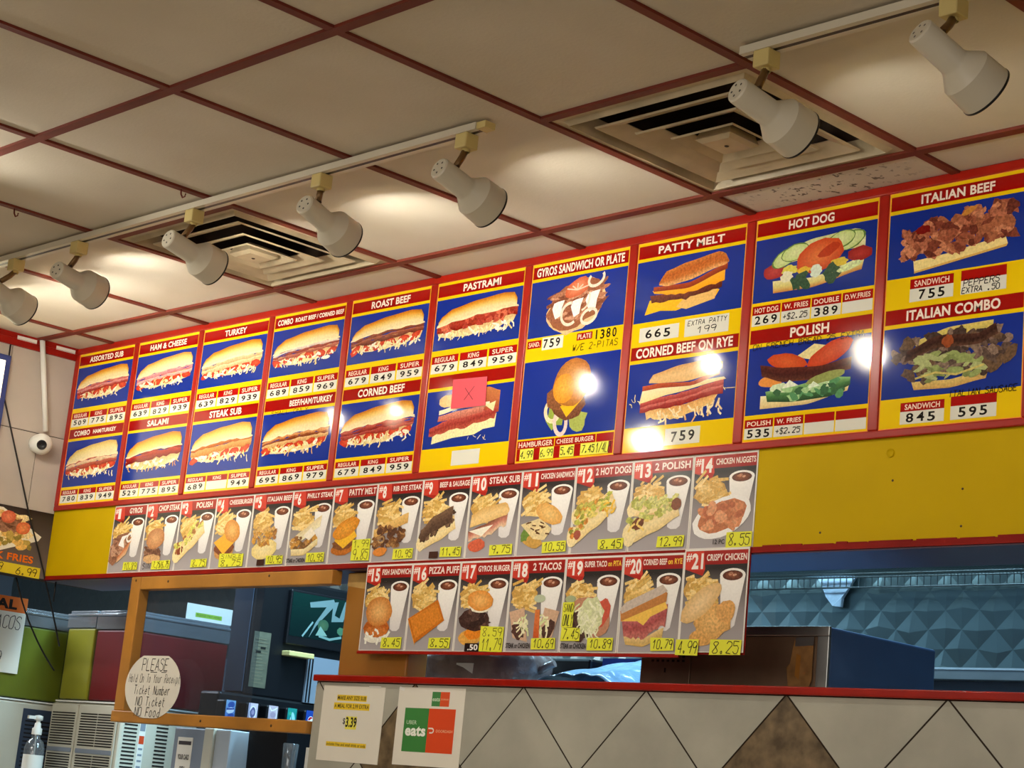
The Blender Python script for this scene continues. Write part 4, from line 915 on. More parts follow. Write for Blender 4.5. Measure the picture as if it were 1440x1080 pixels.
MEALS = [(1, 'GYROS', m_gyros, '10.89'), (2, 'CHOP STEAK', m_chop, '7.25/6.75'), (3, 'POLISH', m_polish, '8.75'), (4, 'CHEESEBURGER', m_cheese, '8.75'), (5, 'ITALIAN BEEF', m_ibeef, '10.95'),
 (6, 'PHILLY STEAK', m_philly, '10.95'), (7, 'PATTY MELT', m_patty, '9.85'), (8, 'RIB EYE STEAK', m_rib, '10.95'), (9, 'BEEF & SAUSAGE', m_sausage, '11.45'), (10, 'STEAK SUB', m_steaksub, '9.75'),
 (11, 'CHICKEN SANDWICH', m_chicksand, '10.55'), (12, '2 HOT DOGS', m_hotdogs, '8.45'), (13, '2 POLISH', m_2polish, '12.99'), (14, 'CHICKEN NUGGETS', m_nuggets, '8.55'),
 (15, 'FISH SANDWICH', m_fish, '8.45'), (16, 'PIZZA PUFF', m_puff, '8.55'), (17, 'GYROS BURGER', m_gyburger, '11.79'), (18, '2 TACOS', m_tacos, '10.69'), (19, 'SUPER TACO on PITA', m_supertaco, '10.89'),
 (20, 'CORNED BEEF on RYE', m_corned, '10.79'), (21, 'CRISPY CHICKEN', m_crispy, '8.25')]
def sticker(t, x0, x1, y0, y1, txt, frame, extra=None, lift=.0030):
    A = Art(); A.frame(*frame); j = lambda: rnd.uniform(-.008, .008)
    A.poly([(x0 + j(), y0 + j()), (x1 + j(), y0 + j()), (x1 + j(), y1 + j()), (x0 + j(), y1 + j())], (232, 232, 60)); o = A.build('price_sticker', t, M_PAPER, lift=lift)
    A = Art(step=.00002); A.n = 7; A.frame(*frame)
    d = (x1 - x0)
    if extra:
        m = y0 + (y1 - y0) * .52; A.pen(txt, x0 + d * .1, y0 + (m - y0) * .12, x1 - d * .04, m, .0021, (44, 40, 10)); A.pen(extra, x0 + d * .1, m + (y1 - m) * .22, x1 - d * .05, y1 - (y1 - m) * .12, .0016, (44, 40, 10))
    else: A.pen(txt, x0 + d * .1, y0 + (y1 - y0) * .14, x1 - d * .04, y1 - (y1 - y0) * .12, .0023, (44, 40, 10))
    A.build('handwritten_price', o, M_PAPER, lift=lift)
def meal(n, title, art, price, x, z0, z1, y):
    t = thing('meal_card', 'meal card number %d with the %s meal, fries and a drink' % (n, title.lower()), 'meal card', (x, y, H), 'numbered meal cards in two rows')
    h = z1 - z0; F = (0.0012, z0, CW - .0024, h)
    b = MB(); b.box(.0006, CW - .0006, 0, .0012, z0, z1, M_WPLASTIC); b.build('sheet', t)
    A = Art(); A.frame(0, z0, CW, h); A.rect(.006, .004, .994, .996, (236, 230, 222)); A.frame(*F); A.rect(.016, .008, .984, .42, K_GREY, (146, 138, 138)); A.rect(.016, .42, .984, .80, (146, 138, 138), K_DARK); A.rect(.016, .80, .984, .978, K_DARK); A.build('printed_ground', t, M_CARD)
    A = Art(); A.n = 5; A.frame(*F); A.rect(.016, .842, .984, .978, K_RED, (164, 34, 26)); o = A.build('title_band', t, M_CARD)
    A = Art(); A.n = 6; A.frame(*F); s = title; wd = min(.60, .066 * len(s) + .06) if len(s) <= 9 else .62; hh = .082 if len(s) <= 10 else .066
    if ' on ' in s:
        a, c = s.split(' on '); A.text(a, .33, .885, .72, .948, (244, 226, 214), .03); A.text('on ' + c, .74, .888, .97, .945, (246, 200, 60), .03)
    else: A.text(s, .66 - wd / 2, .91 - hh / 2, .66 + wd / 2, .91 + hh / 2, (244, 226, 214), .03)
    A.build('title_lettering', o, M_CARD)
    A = Art(); A.n = 8; A.frame(*F); A.poly([(.02, .975), (.30, .975), (.335, .80), (.30, .735), (.02, .80)], K_BADGE); A.poly([(.02, .80), (.30, .735), (.32, .79)], (176, 40, 30)); o = A.build('number_badge', t, M_CARD)
    A = Art(); A.n = 10; A.frame(*F); A.text('#', .03, .875, .115, .955, (250, 236, 226), .02); A.text(str(n), .12, .80, .20 if n < 10 else .30, .955, (250, 240, 232), .04); A.build('badge_number', o, M_CARD)
    A = Art(step=.000012); A.n = 30; A.frame(*F); cup(A); A.build('drink_picture', t, M_CARD)
    A = Art(step=.000012); A.n = 40; A.frame(*F); fries(A); A.build('fries_picture', t, M_CARD)
    A = Art(step=.000012); A.n = 115; A.frame(F[0] - .012 * CW, F[1] + .0 * h, F[2] * 1.06, F[3] * 1.07); art(A); A.build('food_picture', t, M_CARD)
    px = {2: (.36, .90), 4: (.26, .92), 7: (.56, .98), 17: (.52, .98), 21: (.50, .98), 20: (.56, .94), 14: (.60, .99)}.get(n, (.50, .94)); py = {7: (.03, .30), 4: (.02, .20), 17: (.0, .27), 21: (-.03, .12), 14: (.0, .16)}.get(n, (.03, .15))
    sticker(t, px[0], px[1], py[0], py[1], price, F, {7: '1.99', 17: '8.59', 4: 'SINGLE'}.get(n))
    if n == 21: sticker(t, -.03, .33, -.035, .12, '4.99', F, lift=.0042)
    if n == 19:
        sticker(t, .02, .36, .12, .26, '7.45', F); sticker(t, .01, .22, .26, .52, 'ONLY', F, 'SAND')
    if n in (6, 18, 19):
        A = Art(); A.n = 60; A.frame(*F); A.text('STEAK or CHICKEN', .03 if n != 19 else .03, .04, .48, .095, (40, 34, 34), .03); A.build('small_print', t, M_CARD)
    if n in (9, 5):
        A = Art(); A.n = 60; A.frame(*F); A.rect(.28, .02, .47, .10, (70, 40, 30)); A.build('brown_flash', t, M_CARD)
    if n == 17:
        A = Art(); A.n = 60; A.frame(*F); A.rect(.24, .0, .52, .09, (40, 26, 24)); o = A.build('brown_flash', t, M_CARD); A = Art(); A.n = 62; A.frame(*F); A.text('.50', .30, .012, .50, .078, (246, 240, 236), .03); A.build('flash_lettering', o, M_CARD)
    if n == 14:
        A = Art(); A.n = 60; A.frame(*F); A.text('12 PC', .40, .04, .58, .09, (50, 44, 44), .02); A.build('small_print', t, M_CARD)
    if n == 2:
        A = Art(); A.n = 60; A.frame(*F); A.pen('SIN', .10, .04, .34, .12, .0022, (50, 40, 40)); A.build('small_print', t, M_CARD)
for n, ti, ar, pr in MEALS:
    if n <= 14: meal(n, ti, ar, pr, -1.0475 + CW * (n - 1), -.8728, -.6290, 2.0025)
    else:
        dz = .004 if n == 21 else 0
        meal(n, ti, ar, pr, .4235 + CW * (n - 15), -1.1375 + dz, -.8815 + dz * 2, 1.9965 - dz * .3)
t = thing('card_rail', 'hanging board with a red lower lip carrying the second row of meal cards', 'card rail', (.4235, 1.998, H))
b = MB(); b.box(-.002, CW * 7 + .002, .0002, .0018, -1.1385, -.874, M_REDTRIM); b.build('board', t)
b = MB(); b.box(-.002, CW * 6 + .004, -.006, .0018, -1.1475, -1.1388, M_RED); b.build('lip', t, bevel=.0015)

# ================================================================== POSTERS AND PAPER SIGNS
# poster on the left wall: plate of loaded fries
t = thing('food_poster', 'dark poster of a fries plate low on the left tiled wall', 'poster', (XL, 1.30, H))
b = MB(); b.box(.0002, .0016, 0, .7035, -.885, -.639, M_BLACK); b.build('sheet', t)
A = Art(); A.frame(0, -.885, .703, .246); A.rect(0, 0, 1, .3, (120, 108, 104), (96, 84, 80)); A.rect(0, .3, 1, 1, (96, 84, 80), (40, 30, 28)); A.build('printed_ground', t, M_CARD, facing='+x', lift=.0018)
A = Art(step=.00002); A.frame(0, -.885, .703, .246); A.n = 10; A.mot = .1
A.poly([(.30, .95), (.70, .96), (.945, .62), (.93, .55), (.70, .30), (.35, .28)], (238, 228, 206)); A.mot = .8
A.poly([(.36, .90), (.70, .92), (.90, .62), (.70, .40), (.40, .38)], (226, 190, 120))
A.blobs(.45, .86, .40, .88, 60, [(240, 206, 130), (226, 180, 96), (206, 160, 90), (244, 220, 160)], .045, .06); A.blobs(.62, .80, .62, .86, 26, [(130, 84, 60), (104, 64, 46), (150, 104, 80)], .04, .06)
A.mot = .5; A.ell(.735, .83, .042, .095, (206, 90, 60), .2, .05, 16, mid=(226, 130, 90)); A.ell(.83, .70, .042, .095, (214, 100, 60), .2, .05, 16, mid=(236, 150, 90)); A.blobs(.7, .88, .42, .58, 10, [(150, 130, 60), (190, 160, 80)], .02, .05)
A.build('food_picture', t, M_CARD, facing='+x', lift=.0018)
A = Art(); A.n = 40; A.frame(0, -.885, .703, .246); A.text('STEAK FRIES', .54, .195, .915, .305, (230, 110, 30), .03); A.build('orange_lettering', t, M_CARD, facing='+x', lift=.0018)
A = Art(); A.n = 42; A.frame(0, -.885, .703, .246); A.poly([(.30, .02), (.965, -.012), (.965, .15), (.30, .17)], (226, 200, 40)); o = A.build('price_sticker', t, M_PAPER, facing='+x', lift=.0018)
A = Art(); A.n = 46; A.frame(0, -.885, .703, .246); A.pen('8.99', .62, .03, .75, .14, .003, (40, 34, 12)); A.build('handwritten_price', o, M_PAPER, facing='+x', lift=.0018)
A = Art(); A.n = 46; A.frame(0, -.885, .703, .246); A.pen('6.99', .825, .01, .95, .12, .003, (40, 34, 12)); A.build('handwritten_price', o, M_PAPER, facing='+x', lift=.0018)

def wall_paper(x0, x1, z0, z1, label, tilt=0):
    t = thing('paper_sign', label, 'paper sign', ((x0 + x1) / 2, 1.9995, H + (z0 + z1) / 2), None); t.rotation_euler = (0, tilt, 0)
    w, h = (x1 - x0) / 2, (z1 - z0) / 2; n = 6; b = MB(); r5 = random.Random(int(x0 * 100))
    b.box(-w, w, 0, .0012, -h, h, M_PAPERW); b.build('sheet', t)
    return t, (-w, -h, 2 * w, 2 * h)
M_PAPERW = mat('white_paper', (232, 228, 216), 0.5, noise=0.03, bump=0.08, bscale=14, spec=.3)
t, F = wall_paper(.277, .565, -1.466, -1.2435, 'white paper with yellow highlighted lines and $3.39 taped on the tiled half wall', .006)
A = Art(); A.frame(*F); 
for (x0, x1, y0, y1) in ((.24, .72, .80, .88), (.20, .78, .685, .775), (.14, .79, .195, .255)): A.rect(x0, y0, x1, y1, (240, 206, 50))
A.poly([(.42, .43), (.60, .43), (.60, .60), (.42, .60)], (240, 230, 90)); o = A.build('yellow_highlight', t, M_PAPER, lift=.0002)
for nm, items in (('first_line', [('MAKE ANY SIZE SUB', .25, .815, .71, .868, (60, 50, 30), .02)]), ('second_line', [('A MEAL FOR 2.99 EXTRA', .21, .705, .77, .760, (60, 50, 30), .02)]),
                  ('price_lettering', [('$', .375, .485, .415, .575, (30, 28, 24), .01), ('3.39', .425, .455, .60, .59, (30, 28, 24), .03)]), ('bottom_line', [('includes fries and small drink or soda', .15, .205, .78, .245, (60, 50, 30), .01)])):
    A = Art(); A.n = 4; A.frame(*F)
    for it in items: A.text(*it)
    A.build(nm, t, M_PAPER, lift=.0002)
A = Art(); A.n = 8; A.frame(*F); A.rect(.74, .985, .93, 1.012, (226, 226, 220)); A.build('tape', t, M_CARD, lift=.0002)
t, F = wall_paper(.628, .912, -1.461, -1.241, 'white paper sign with a large green and orange delivery logo on the tiled half wall', -.004)
A = Art(); A.frame(*F); A.rect(.125, .175, .49, .735, (60, 132, 62)); o1 = A.build('green_square', t, M_PAPER, lift=.0002)
A = Art(); A.frame(*F); A.rect(.49, .175, .885, .735, (222, 74, 28)); o2 = A.build('orange_square', t, M_PAPER, lift=.0002)
A = Art(); A.n = 3; A.frame(*F); A.text('UBER', .165, .525, .32, .575, (206, 226, 200), .005); A.text('eats', .155, .375, .465, .505, (246, 250, 240), .04); A.build('lettering', o1, M_PAPER, lift=.0002)
A = Art(); A.n = 3; A.frame(*F); A.text('DOORDASH', .62, .435, .865, .47, (246, 190, 150), .01); A.ring(.555, .455, .028, .028, .018, (250, 236, 226), 0, -1.57, 1.57); A.stroke([(.505, .483), (.556, .483)], .018, (250, 236, 226)); A.stroke([(.525, .427), (.556, .427)], .018, (250, 236, 226)); A.build('lettering', o2, M_PAPER, lift=.0002)
A = Art(); A.frame(*F); A.rect(.515, .765, .64, .95, (70, 136, 76)); A.rect(.64, .765, .775, .95, (222, 84, 40)); A.n = 3; A.text('eats', .525, .83, .635, .875, (206, 226, 200), .02); A.text('DOORDASH', .65, .845, .765, .865, (246, 190, 150), .01); A.build('small_logo', t, M_PAPER, lift=.0002)
A = Art(); A.n = 8; A.frame(*F); A.poly([(.0, .97), (.08, .95), (.09, .985), (.01, 1.01)], (240, 240, 236)); A.build('tape', t, M_CARD, lift=.0002)

# ================================================================== SERVING WINDOW FRAME
t = thing('serving_window_frame', 'wooden frame with a hazy clear pane hung below the menu at the ordering window', 'window frame', (0, 1.985, H))
b = MB(); b.box(-.850, -.790, 0, .04, -1.352, -.8925, M_WOOD); b.build('post', t, bevel=.003)
b = MB(); b.box(-.7898, .272, 0, .04, -.937, -.8925, M_WOOD); b.build('top_rail', t, bevel=.003)
b = MB(); b.box(-.856, .2335, -.004, .04, -1.391, -1.3525, M_WOOD); b.build('bottom_rail', t, bevel=.003)
b = MB(); b.box(-.82, -.125, .0405, .045, -1.36, -.92, M_PANE); b.build('pane', t)
b = MB()
for (x, z) in ((-.62, -.912), (-.05, -.905), (-.32, -1.372), (.06, -1.374), (-.82, -.905)): b.lathe([(.0045, 0), (.004, .001), (.0005, .001)], M_SCREW, (x, 0 if z > -1.3 else -.004, z), (0, -1, 0), 10)
b.build('screws', t)
# round paper plate sign taped on the frame
t = thing('paper_plate_sign', 'white oval sign hand lettered PLEASE hold on to your receipt, on the wooden frame', 'paper sign', (-.623, 1.9795, H - 1.265))
pts = [(.1668 * math.cos(a) * (1 + .0), .112 * math.sin(a)) for a in [2 * math.pi * k / 40 for k in range(40)]]
pts = [(x * .985, max(-.108, min(y, .100))) for x, y in pts]
b = MB(); b.poly([(x, -.0005, z) for x, z in pts], M_PAPERW); b.poly([(x, .0008, z) for x, z in pts][::-1], M_PAPERW)
for k in range(40):
    a, c = pts[k], pts[(k + 1) % 40]; b.quad((a[0], -.0005, a[1]), (a[0], .0008, a[1]), (c[0], .0008, c[1]), (c[0], -.0005, c[1]), M_PAPERW)
b.build('plate', t)
A = Art(step=.00001); A.n = 4; INK = (34, 30, 30)
A.pen('PLEASE', -.075, .050, .085, .090, .0030, INK, .08, .12); A.stroke([(-.02, .045), (.02, .045)], .002, INK, raw=True); A.stroke([(.045, .045), (.075, .045)], .002, INK, raw=True)
A.pen('Hold On To Your Receipt', -.145, .010, .165, .038, .0017, INK, .1, .12); A.pen('Ticket Number', -.105, -.030, .115, .000, .0020, INK, .1, .12); A.pen('NO Ticket', -.085, -.068, .095, -.038, .0022, INK, .1, .12); A.pen('NO Food', -.085, -.103, .075, -.073, .0024, INK, .1, .12)
A.build('hand_lettering', t, M_PAPER, lift=.0008)

# wooden post standing on the half wall
t = thing('wooden_post', 'broad varnished wooden post on the sill at the left end of the second card row', 'post', (.44, 2.07, H - 1.2118))
b = MB(); b.box(-.158, .160, -.03, .05, .0003, .318, M_WOODP); b.build('board', t, bevel=.006)
b = MB(); b.poly([(-.156, -.0306, .314), (.02, -.0306, .314), (.012, -.0306, .272), (-.03, -.0306, .262), (-.09, -.0306, .268), (-.156, -.0306, .276)], M_WOODL); b.build('worn_top', t)

# ================================================================== DRINK STATION (left)
M_GREENJ = mat('green_lemonade', (134, 140, 34), 0.3, noise=.12, scale=9); M_YELJ = mat('yellow_lemonade', (176, 168, 44), 0.3, noise=.1, scale=9); M_REDJ = mat('red_punch', (134, 6, 12), 0.4, noise=.1, scale=9)
b = MB(); b.box(-3.4, -.95, 2.04, 3.30, H - 1.70, H - 1.665, M_STEEL); b.box(-3.35, -1.0, 2.10, 3.25, 0.0, H - 1.70, M_GREY); tag(b.build('drink_counter'), 'steel topped counter under the drink tanks', 'counter')
def bowl(t, x0, x1, y0, y1, z0, z1, fill, juice, nm='tank'):
    """a clear tank with a rounded lid and the drink inside it"""
    b = MB(); e = .004
    b.box(x0, x1, y0, y1, z0, z1, M_BOWL); o = b.build(nm, t, bevel=.008)
    b = MB(); b.box(x0 + e, x1 - e, y0 + e, y1 - e, z0 + e, z0 + (z1 - z0) * fill, juice); b.build('drink', o, bevel=.006)
    b = MB(); b.box(x0 - .004, x1 + .004, y0 - .004, y1 + .004, z1 + .0005, z1 + .012, M_LID); b.box(x0 + .004, x1 - .004, y0 + .004, y1 - .004, z1 + .0122, z1 + .024, M_LID); b.build('lid', o, bevel=.004)
    b = MB(); b.box(x0 - .0005, x1 + .0005, y0 - .0005, y1 + .0005, z0 + (z1 - z0) * fill + .003, z1 - .001, M_HEAD); b.build('upper_wall_haze', o)  # added whitish shell that gives the clear upper tank its haze
    b = MB(); b.box(x0 - .006, x1 + .006, y0 - .003, y1 + .006, z0 - .0065, z0 - .0005, M_WPLASTIC); b.build('drip_edge', o)
def louver_panel(t, x0, x1, z0, z1, y, n, cols=2):
    b = MB(); b.box(x0, x1, y - .006, y, z0, z1, M_GPLASTIC); o = b.build('front_panel', t, bevel=.004)
    b = MB(); m = .012; w = (x1 - x0 - 2 * m - (cols - 1) * .006) / cols; zz0, zz1 = z0 + .015, z1 - .028; pit = (zz1 - zz0) / n
    for c in range(cols):
        for k in range(n):
            if abs(k - n // 2) < 2: continue
            xx = x0 + m + c * (w + .006); b.box(xx, xx + w, y - .0072, y - .0061, zz0 + k * pit, zz0 + k * pit + pit * .5, M_DARK)
    b.build('louvers', o)
    b = MB(); zc = zz0 + pit * (n // 2); b.box(x0 + m * .6, x1 - m * .6, y - .009, y - .0065, zc - pit * .8, zc + pit * .9, M_GREY); b.build('latch', o, bevel=.001)
M_GREYD = mat('slate_grey_plastic', (86, 98, 116), .45)  # darker blue-grey plastic for the bin handle
# dispenser with yellow and red tanks
t = thing('juice_dispenser', 'cold drink dispenser with a yellow tank and a red tank side by side', 'drink dispenser', (-1.545, 2.3, H), 'cold drink dispensers')
bowl(t, -.225, -.020, .004, .45, -1.305, -.982, .86, M_YELJ); bowl(t, -.012, .238, .004, .455, -1.305, -.982, .84, M_REDJ)
b = MB(); b.box(-.255, .240, .008, .47, -1.664, -1.312, M_GPLASTIC); b.build('housing', t, bevel=.01)
louver_panel(t, -.250, -.060, -1.655, -1.318, .008, 30, 1); louver_panel(t, -.042, .222, -1.655, -1.318, .008, 30, 2)
b = MB()
for k in range(22):
    z = -1.335 - .0142 * k
    b.box(.2402, .2412, .028, .085, z - .006, z, M_DARK)
    if k < 20: b.box(.2402, .2412, .170, .222, z - .006, z, M_DARK)
b.build('side_vents', t)
b = MB(); b.box(.2403, .2416, .094, .122, -1.64, -1.335, M_WPLASTIC); o = b.build('side_label', t)
b = MB(); b.box(.2417, .2421, .097, .119, -1.448, -1.418, mat('orange_label', (206, 70, 30), .5)); b.box(.2417, .2421, .097, .119, -1.40, -1.36, M_GREY)
for k in range(5): b.box(.2417, .2421, .099, .117, -1.47 - .022 * k, -1.463 - .022 * k, M_GREY)
b.build('label_print', o)
# dispenser with the green tank
t = thing('juice_dispenser', 'cold drink dispenser with a green tank at the left edge of the photo', 'drink dispenser', (-2.08, 2.08, H), 'cold drink dispensers')
bowl(t, -.20, .228, .004, .44, -1.318, -.99, .86, M_GREENJ)
b = MB(); b.box(-.22, .23, .008, .46, -1.664, -1.325, M_GPLASTIC); b.build('housing', t, bevel=.01)
louver_panel(t, .02, .205, -1.655, -1.332, .008, 30, 1)
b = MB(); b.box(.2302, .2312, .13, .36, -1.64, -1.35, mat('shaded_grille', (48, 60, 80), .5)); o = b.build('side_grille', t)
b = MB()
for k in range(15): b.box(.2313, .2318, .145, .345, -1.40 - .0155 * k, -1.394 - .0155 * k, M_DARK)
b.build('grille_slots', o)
# paper sign on the green tank
t = thing('paper_sign', 'white paper with an orange top reading SPECIAL TACOS on the green tank', 'paper sign', (-1.85 + .0035, 1.70, H))
b = MB(); b.box(0, .001, 0, .458, -1.225, -.932, M_PAPERW); b.build('sheet', t)
A = Art(); A.frame(0, -1.225, .458, .293); A.rect(0, .80, 1, 1.0, (226, 112, 40)); o = A.build('orange_header', t, M_PAPER, facing='+x', lift=.0012)
A = Art(); A.n = 3; A.frame(0, -1.225, .458, .293); A.text('SPECIAL', .31, .83, .905, .965, (30, 20, 16), .05); A.build('header_lettering', o, M_PAPER, facing='+x', lift=.0012)
A = Art(); A.n = 3; A.frame(0, -1.225, .458, .293); A.pen('TACOS', .67, .58, .97, .75, .003, (40, 36, 40)); A.pen('2.39', .58, .10, .83, .27, .003, (40, 36, 40)); A.build('hand_lettering', t, M_PAPER, facing='+x', lift=.0012)
# pump bottle
t = thing('pump_bottle', 'clear pump bottle with a white label standing in front of the drink dispensers', 'bottle', (-1.655, 2.17, H - 1.664))
b = MB(); b.lathe([(.0005, .001), (.036, .001), (.038, .006), (.038, .165), (.030, .19), (.017, .20), (.016, .215)], M_CLEAR, n=24); b.build('body', t)
b = MB(); b.lathe([(.019, .2155), (.019, .238), (.013, .242), (.012, .258), (.008, .26), (.008, .268), (.016, .270), (.016, .286), (.0005, .289)], M_WPLASTIC, n=20); b.box(-.006, .006, -.045, -.010, .272, .284, M_WPLASTIC); b.build('pump_head', t)
b = MB(); b.lathe([(.0385, .02), (.0385, .14)], M_WPLASTIC, n=24); b.build('label_band', t)
b = MB(); b.tube([(0, 0, .01), (.004, 0, .12), (0, 0, .214)], .003, M_WPLASTIC, 6); b.build('dip_tube', t)
# notice on the lid
t = thing('paper_sign', 'small white notice with a green line standing on the red tank lid behind the pane', 'paper sign', (-1.33, 2.55, H - .9575))
b = MB(); b.box(0, .0012, 0, .215, .0008, .062, M_PAPERW); b.build('sheet', t)
A = Art(); A.frame(0, .0008, .215, .061); A.rect(.2, .2, .78, .48, (150, 190, 60)); A.n = 3; A.text('PLEASE PAY HERE', .23, .26, .75, .42, (60, 90, 30), .0); A.build('green_line', t, M_PAPER, facing='+x', lift=.0014)

# narrow grey cabinet with a notice, under the frame
t = thing('grey_cabinet', 'narrow grey cabinet with a printed notice below the wooden bottom rail', 'cabinet', (-.84, 2.3, H - 1.70))
b = MB(); b.box(-.09, .105, .0, .125, -.62, .318, M_GREY); b.build('body', t, bevel=.004)
b = MB(); b.box(.106, .160, -.01, .05, -.62, .322, M_GPLASTIC); b.build('upright', t, bevel=.004)
b = MB(); b.box(.161, .247, .0, .125, -.62, .32, M_GREYL); b.build('side_panel', t, bevel=.004)
b = MB(); b.box(-.062, .03, -.0012, -.0003, .02, .285, M_PAPERW); o = b.build('notice', t)
for k, st in enumerate(('', 'YOUR CARD', 'OPEN', 'ATM', '$ 2.00MIN', 'MACHINE')):
    A = Art(); A.frame(-.062, .02, .092, .265)
    if st: A.text(st, .12 + (.2 if len(st) < 5 else 0), .80 - .155 * k + .06, .88 - (.2 if len(st) < 5 else 0), .80 - .155 * k + .13, (40, 36, 40), .03)
    else: A.rect(.08, .90, .92, .95, (60, 54, 56))
    A.build('notice_line', o, M_PAPER, lift=.0016)

# soda fountain
t = thing('soda_fountain', 'black soda fountain with a green panel and five labelled taps behind the wooden frame', 'soda fountain', (-.92, 2.72, H))
b = MB(); b.box(-.12, 0, -.155, .42, -1.24, -.79, M_BLACK); b.box(-.12, .004, -.26, .42, -1.664, -1.235, M_BLACK); b.build('body', t, bevel=.01)
b = MB(); b.box(-.118, -.004, -.158, -.1555, -1.225, -.80, mat('blue_haze_panel', (74, 86, 102), .4)); b.build('side_panel', t)  # added panel, its colour imitates the blue kitchen haze there
b = MB(); b.box(.0005, .02, 0.0, .33, -1.03, -.825, M_BLACK); o = b.build('brand_panel', t, bevel=.004)
A = Art(); A.frame(.008, -1.02, .314, .187); A.rect(0, .12, 1, 1, (6, 26, 26), (8, 38, 34)); A.n = 4
cR = (104, 126, 128)
A.poly([(.26, .84), (.62, .98), (.66, .88), (.40, .40), (.30, .14), (.38, .46), (.52, .80), (.28, .74)], cR); A.poly([(.62, .92), (.70, .95), (.66, .66), (.74, .62), (.80, .97), (.88, 1.0), (.80, .56), (.62, .52)], cR); A.poly([(.90, .98), (1.0, 1.0), (1.0, .6), (.92, .56)], cR)
A.ell(.50, .42, .085, .12, (50, 80, 62), 0, .05, 18, mid=(72, 98, 70)); A.poly([(.40, .20), (.46, .40), (.58, .22)], (120, 150, 140)); A.stroke([(.20, .14), (.34, .46)], .04, (120, 150, 150)); A.stroke([(.45, .2), (.62, .16), (.8, .24)], .05, (110, 140, 136)); A.ell(.78, .36, .06, .08, (70, 110, 84), 0, .1)
A.build('brand_logo', o, M_CARD, facing='+x', lift=.0206)
b = MB(); b.box(.0005, .05, 0.0, .118, -1.075, -1.056, M_CREAM); b.build('cream_shelf', t, bevel=.003)
b = MB(); b.box(.0005, .01, .122, .42, -1.236, -1.062, M_GREY); o = b.build('grey_panel', t)
b = MB()
for y in (.127, .141): b.box(.0102, .011, y, y + .007, -1.234, -1.068, M_BLACK)
b.build('dark_stripes', o)
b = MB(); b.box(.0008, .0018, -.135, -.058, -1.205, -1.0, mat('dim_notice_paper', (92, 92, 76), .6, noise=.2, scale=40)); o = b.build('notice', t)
A = Art(); A.frame(-.135, -1.205, .077, .205); A.mot = 0
for k in range(14): A.rect(.1, .08 + .06 * k, rnd.uniform(.6, .92), .095 + .06 * k, (110, 106, 86))
A.rect(.2, .62, .5, .66, (20, 20, 16)); A.rect(.45, .69, .75, .73, (20, 20, 16)); A.build('notice_print', o, M_PAPER, facing='+x', lift=.002)
def tap(y, logo):
    tp = thing_part = bpy.data.objects.new('tap', None); COL.objects.link(tp); tp.parent = t; tp.location = (.006, y, -1.302)
    b = MB(); b.box(0, .05, -.030, .030, -.060, .036, M_BLACK); b.build('valve', tp, bevel=.006)
    A = Art(step=.00005); A.frame(-.021, -.030, .042, .066); logo(A); A.build('flavor_label', tp, M_CARD, facing='+x', lift=.0505)
def l_blue(A): A.rect(0, 0, 1, 1, (60, 110, 190), (150, 190, 226)); A.ell(.55, .75, .36, .18, (50, 90, 170), .3, .05); A.ell(.5, .45, .4, .16, (236, 240, 246), .3, .05); A.stroke([(.1, .5), (.9, .56)], .08, (30, 60, 150)); A.ell(.6, .18, .34, .12, (40, 80, 160), .2)
def l_pink(A): A.rect(0, 0, 1, 1, (190, 176, 200), (214, 200, 220)); A.poly([(.2, .55), (.5, .8), (.85, .7), (.75, .35), (.45, .15), (.25, .3)], (90, 90, 130)); A.ring(.5, .48, .34, .34, .05, (240, 236, 244), 0); A.ell(.52, .5, .16, .14, (150, 140, 176))
def l_mauve(A): A.rect(0, 0, 1, 1, (186, 166, 184), (204, 186, 200)); A.stroke([(.1, .9), (.3, .72), (.6, .78), (.9, .9)], .07, (240, 236, 240)); A.stroke([(.1, .1), (.4, .24), (.7, .14), (.9, .3)], .06, (120, 90, 110)); A.ell(.5, .5, .3, .16, (170, 150, 174)); A.stroke([(.85, .2), (.9, .6), (.8, .8)], .05, (230, 224, 230))
def l_teal(A): A.rect(0, 0, 1, 1, (20, 120, 130), (40, 150, 140)); A.ell(.66, .5, .18, .3, (150, 214, 220), .3); A.poly([(.2, .1), (.4, .55), (.5, .1)], (214, 240, 240)); A.ell(.3, .7, .16, .1, (60, 170, 130), .2)
def l_cola(A):
    A.rect(0, 0, 1, 1, (30, 62, 150), (36, 74, 166)); A.ell(.56, .42, .34, .27, (244, 244, 248)); A.ell(.56, .42, .30, .235, (200, 30, 50), 0, 0, 18, a0=.5, a1=3.5); A.ell(.56, .42, .30, .235, (26, 50, 140), 0, 0, 18, a0=3.7, a1=6.0); A.stroke([(.28, .40), (.5, .42), (.66, .52), (.82, .54)], .09, (246, 246, 250))
for y, l in zip((-.240, -.140, -.048, .040, .127), (l_blue, l_pink, l_mauve, l_teal, l_cola)): tap(y, l)

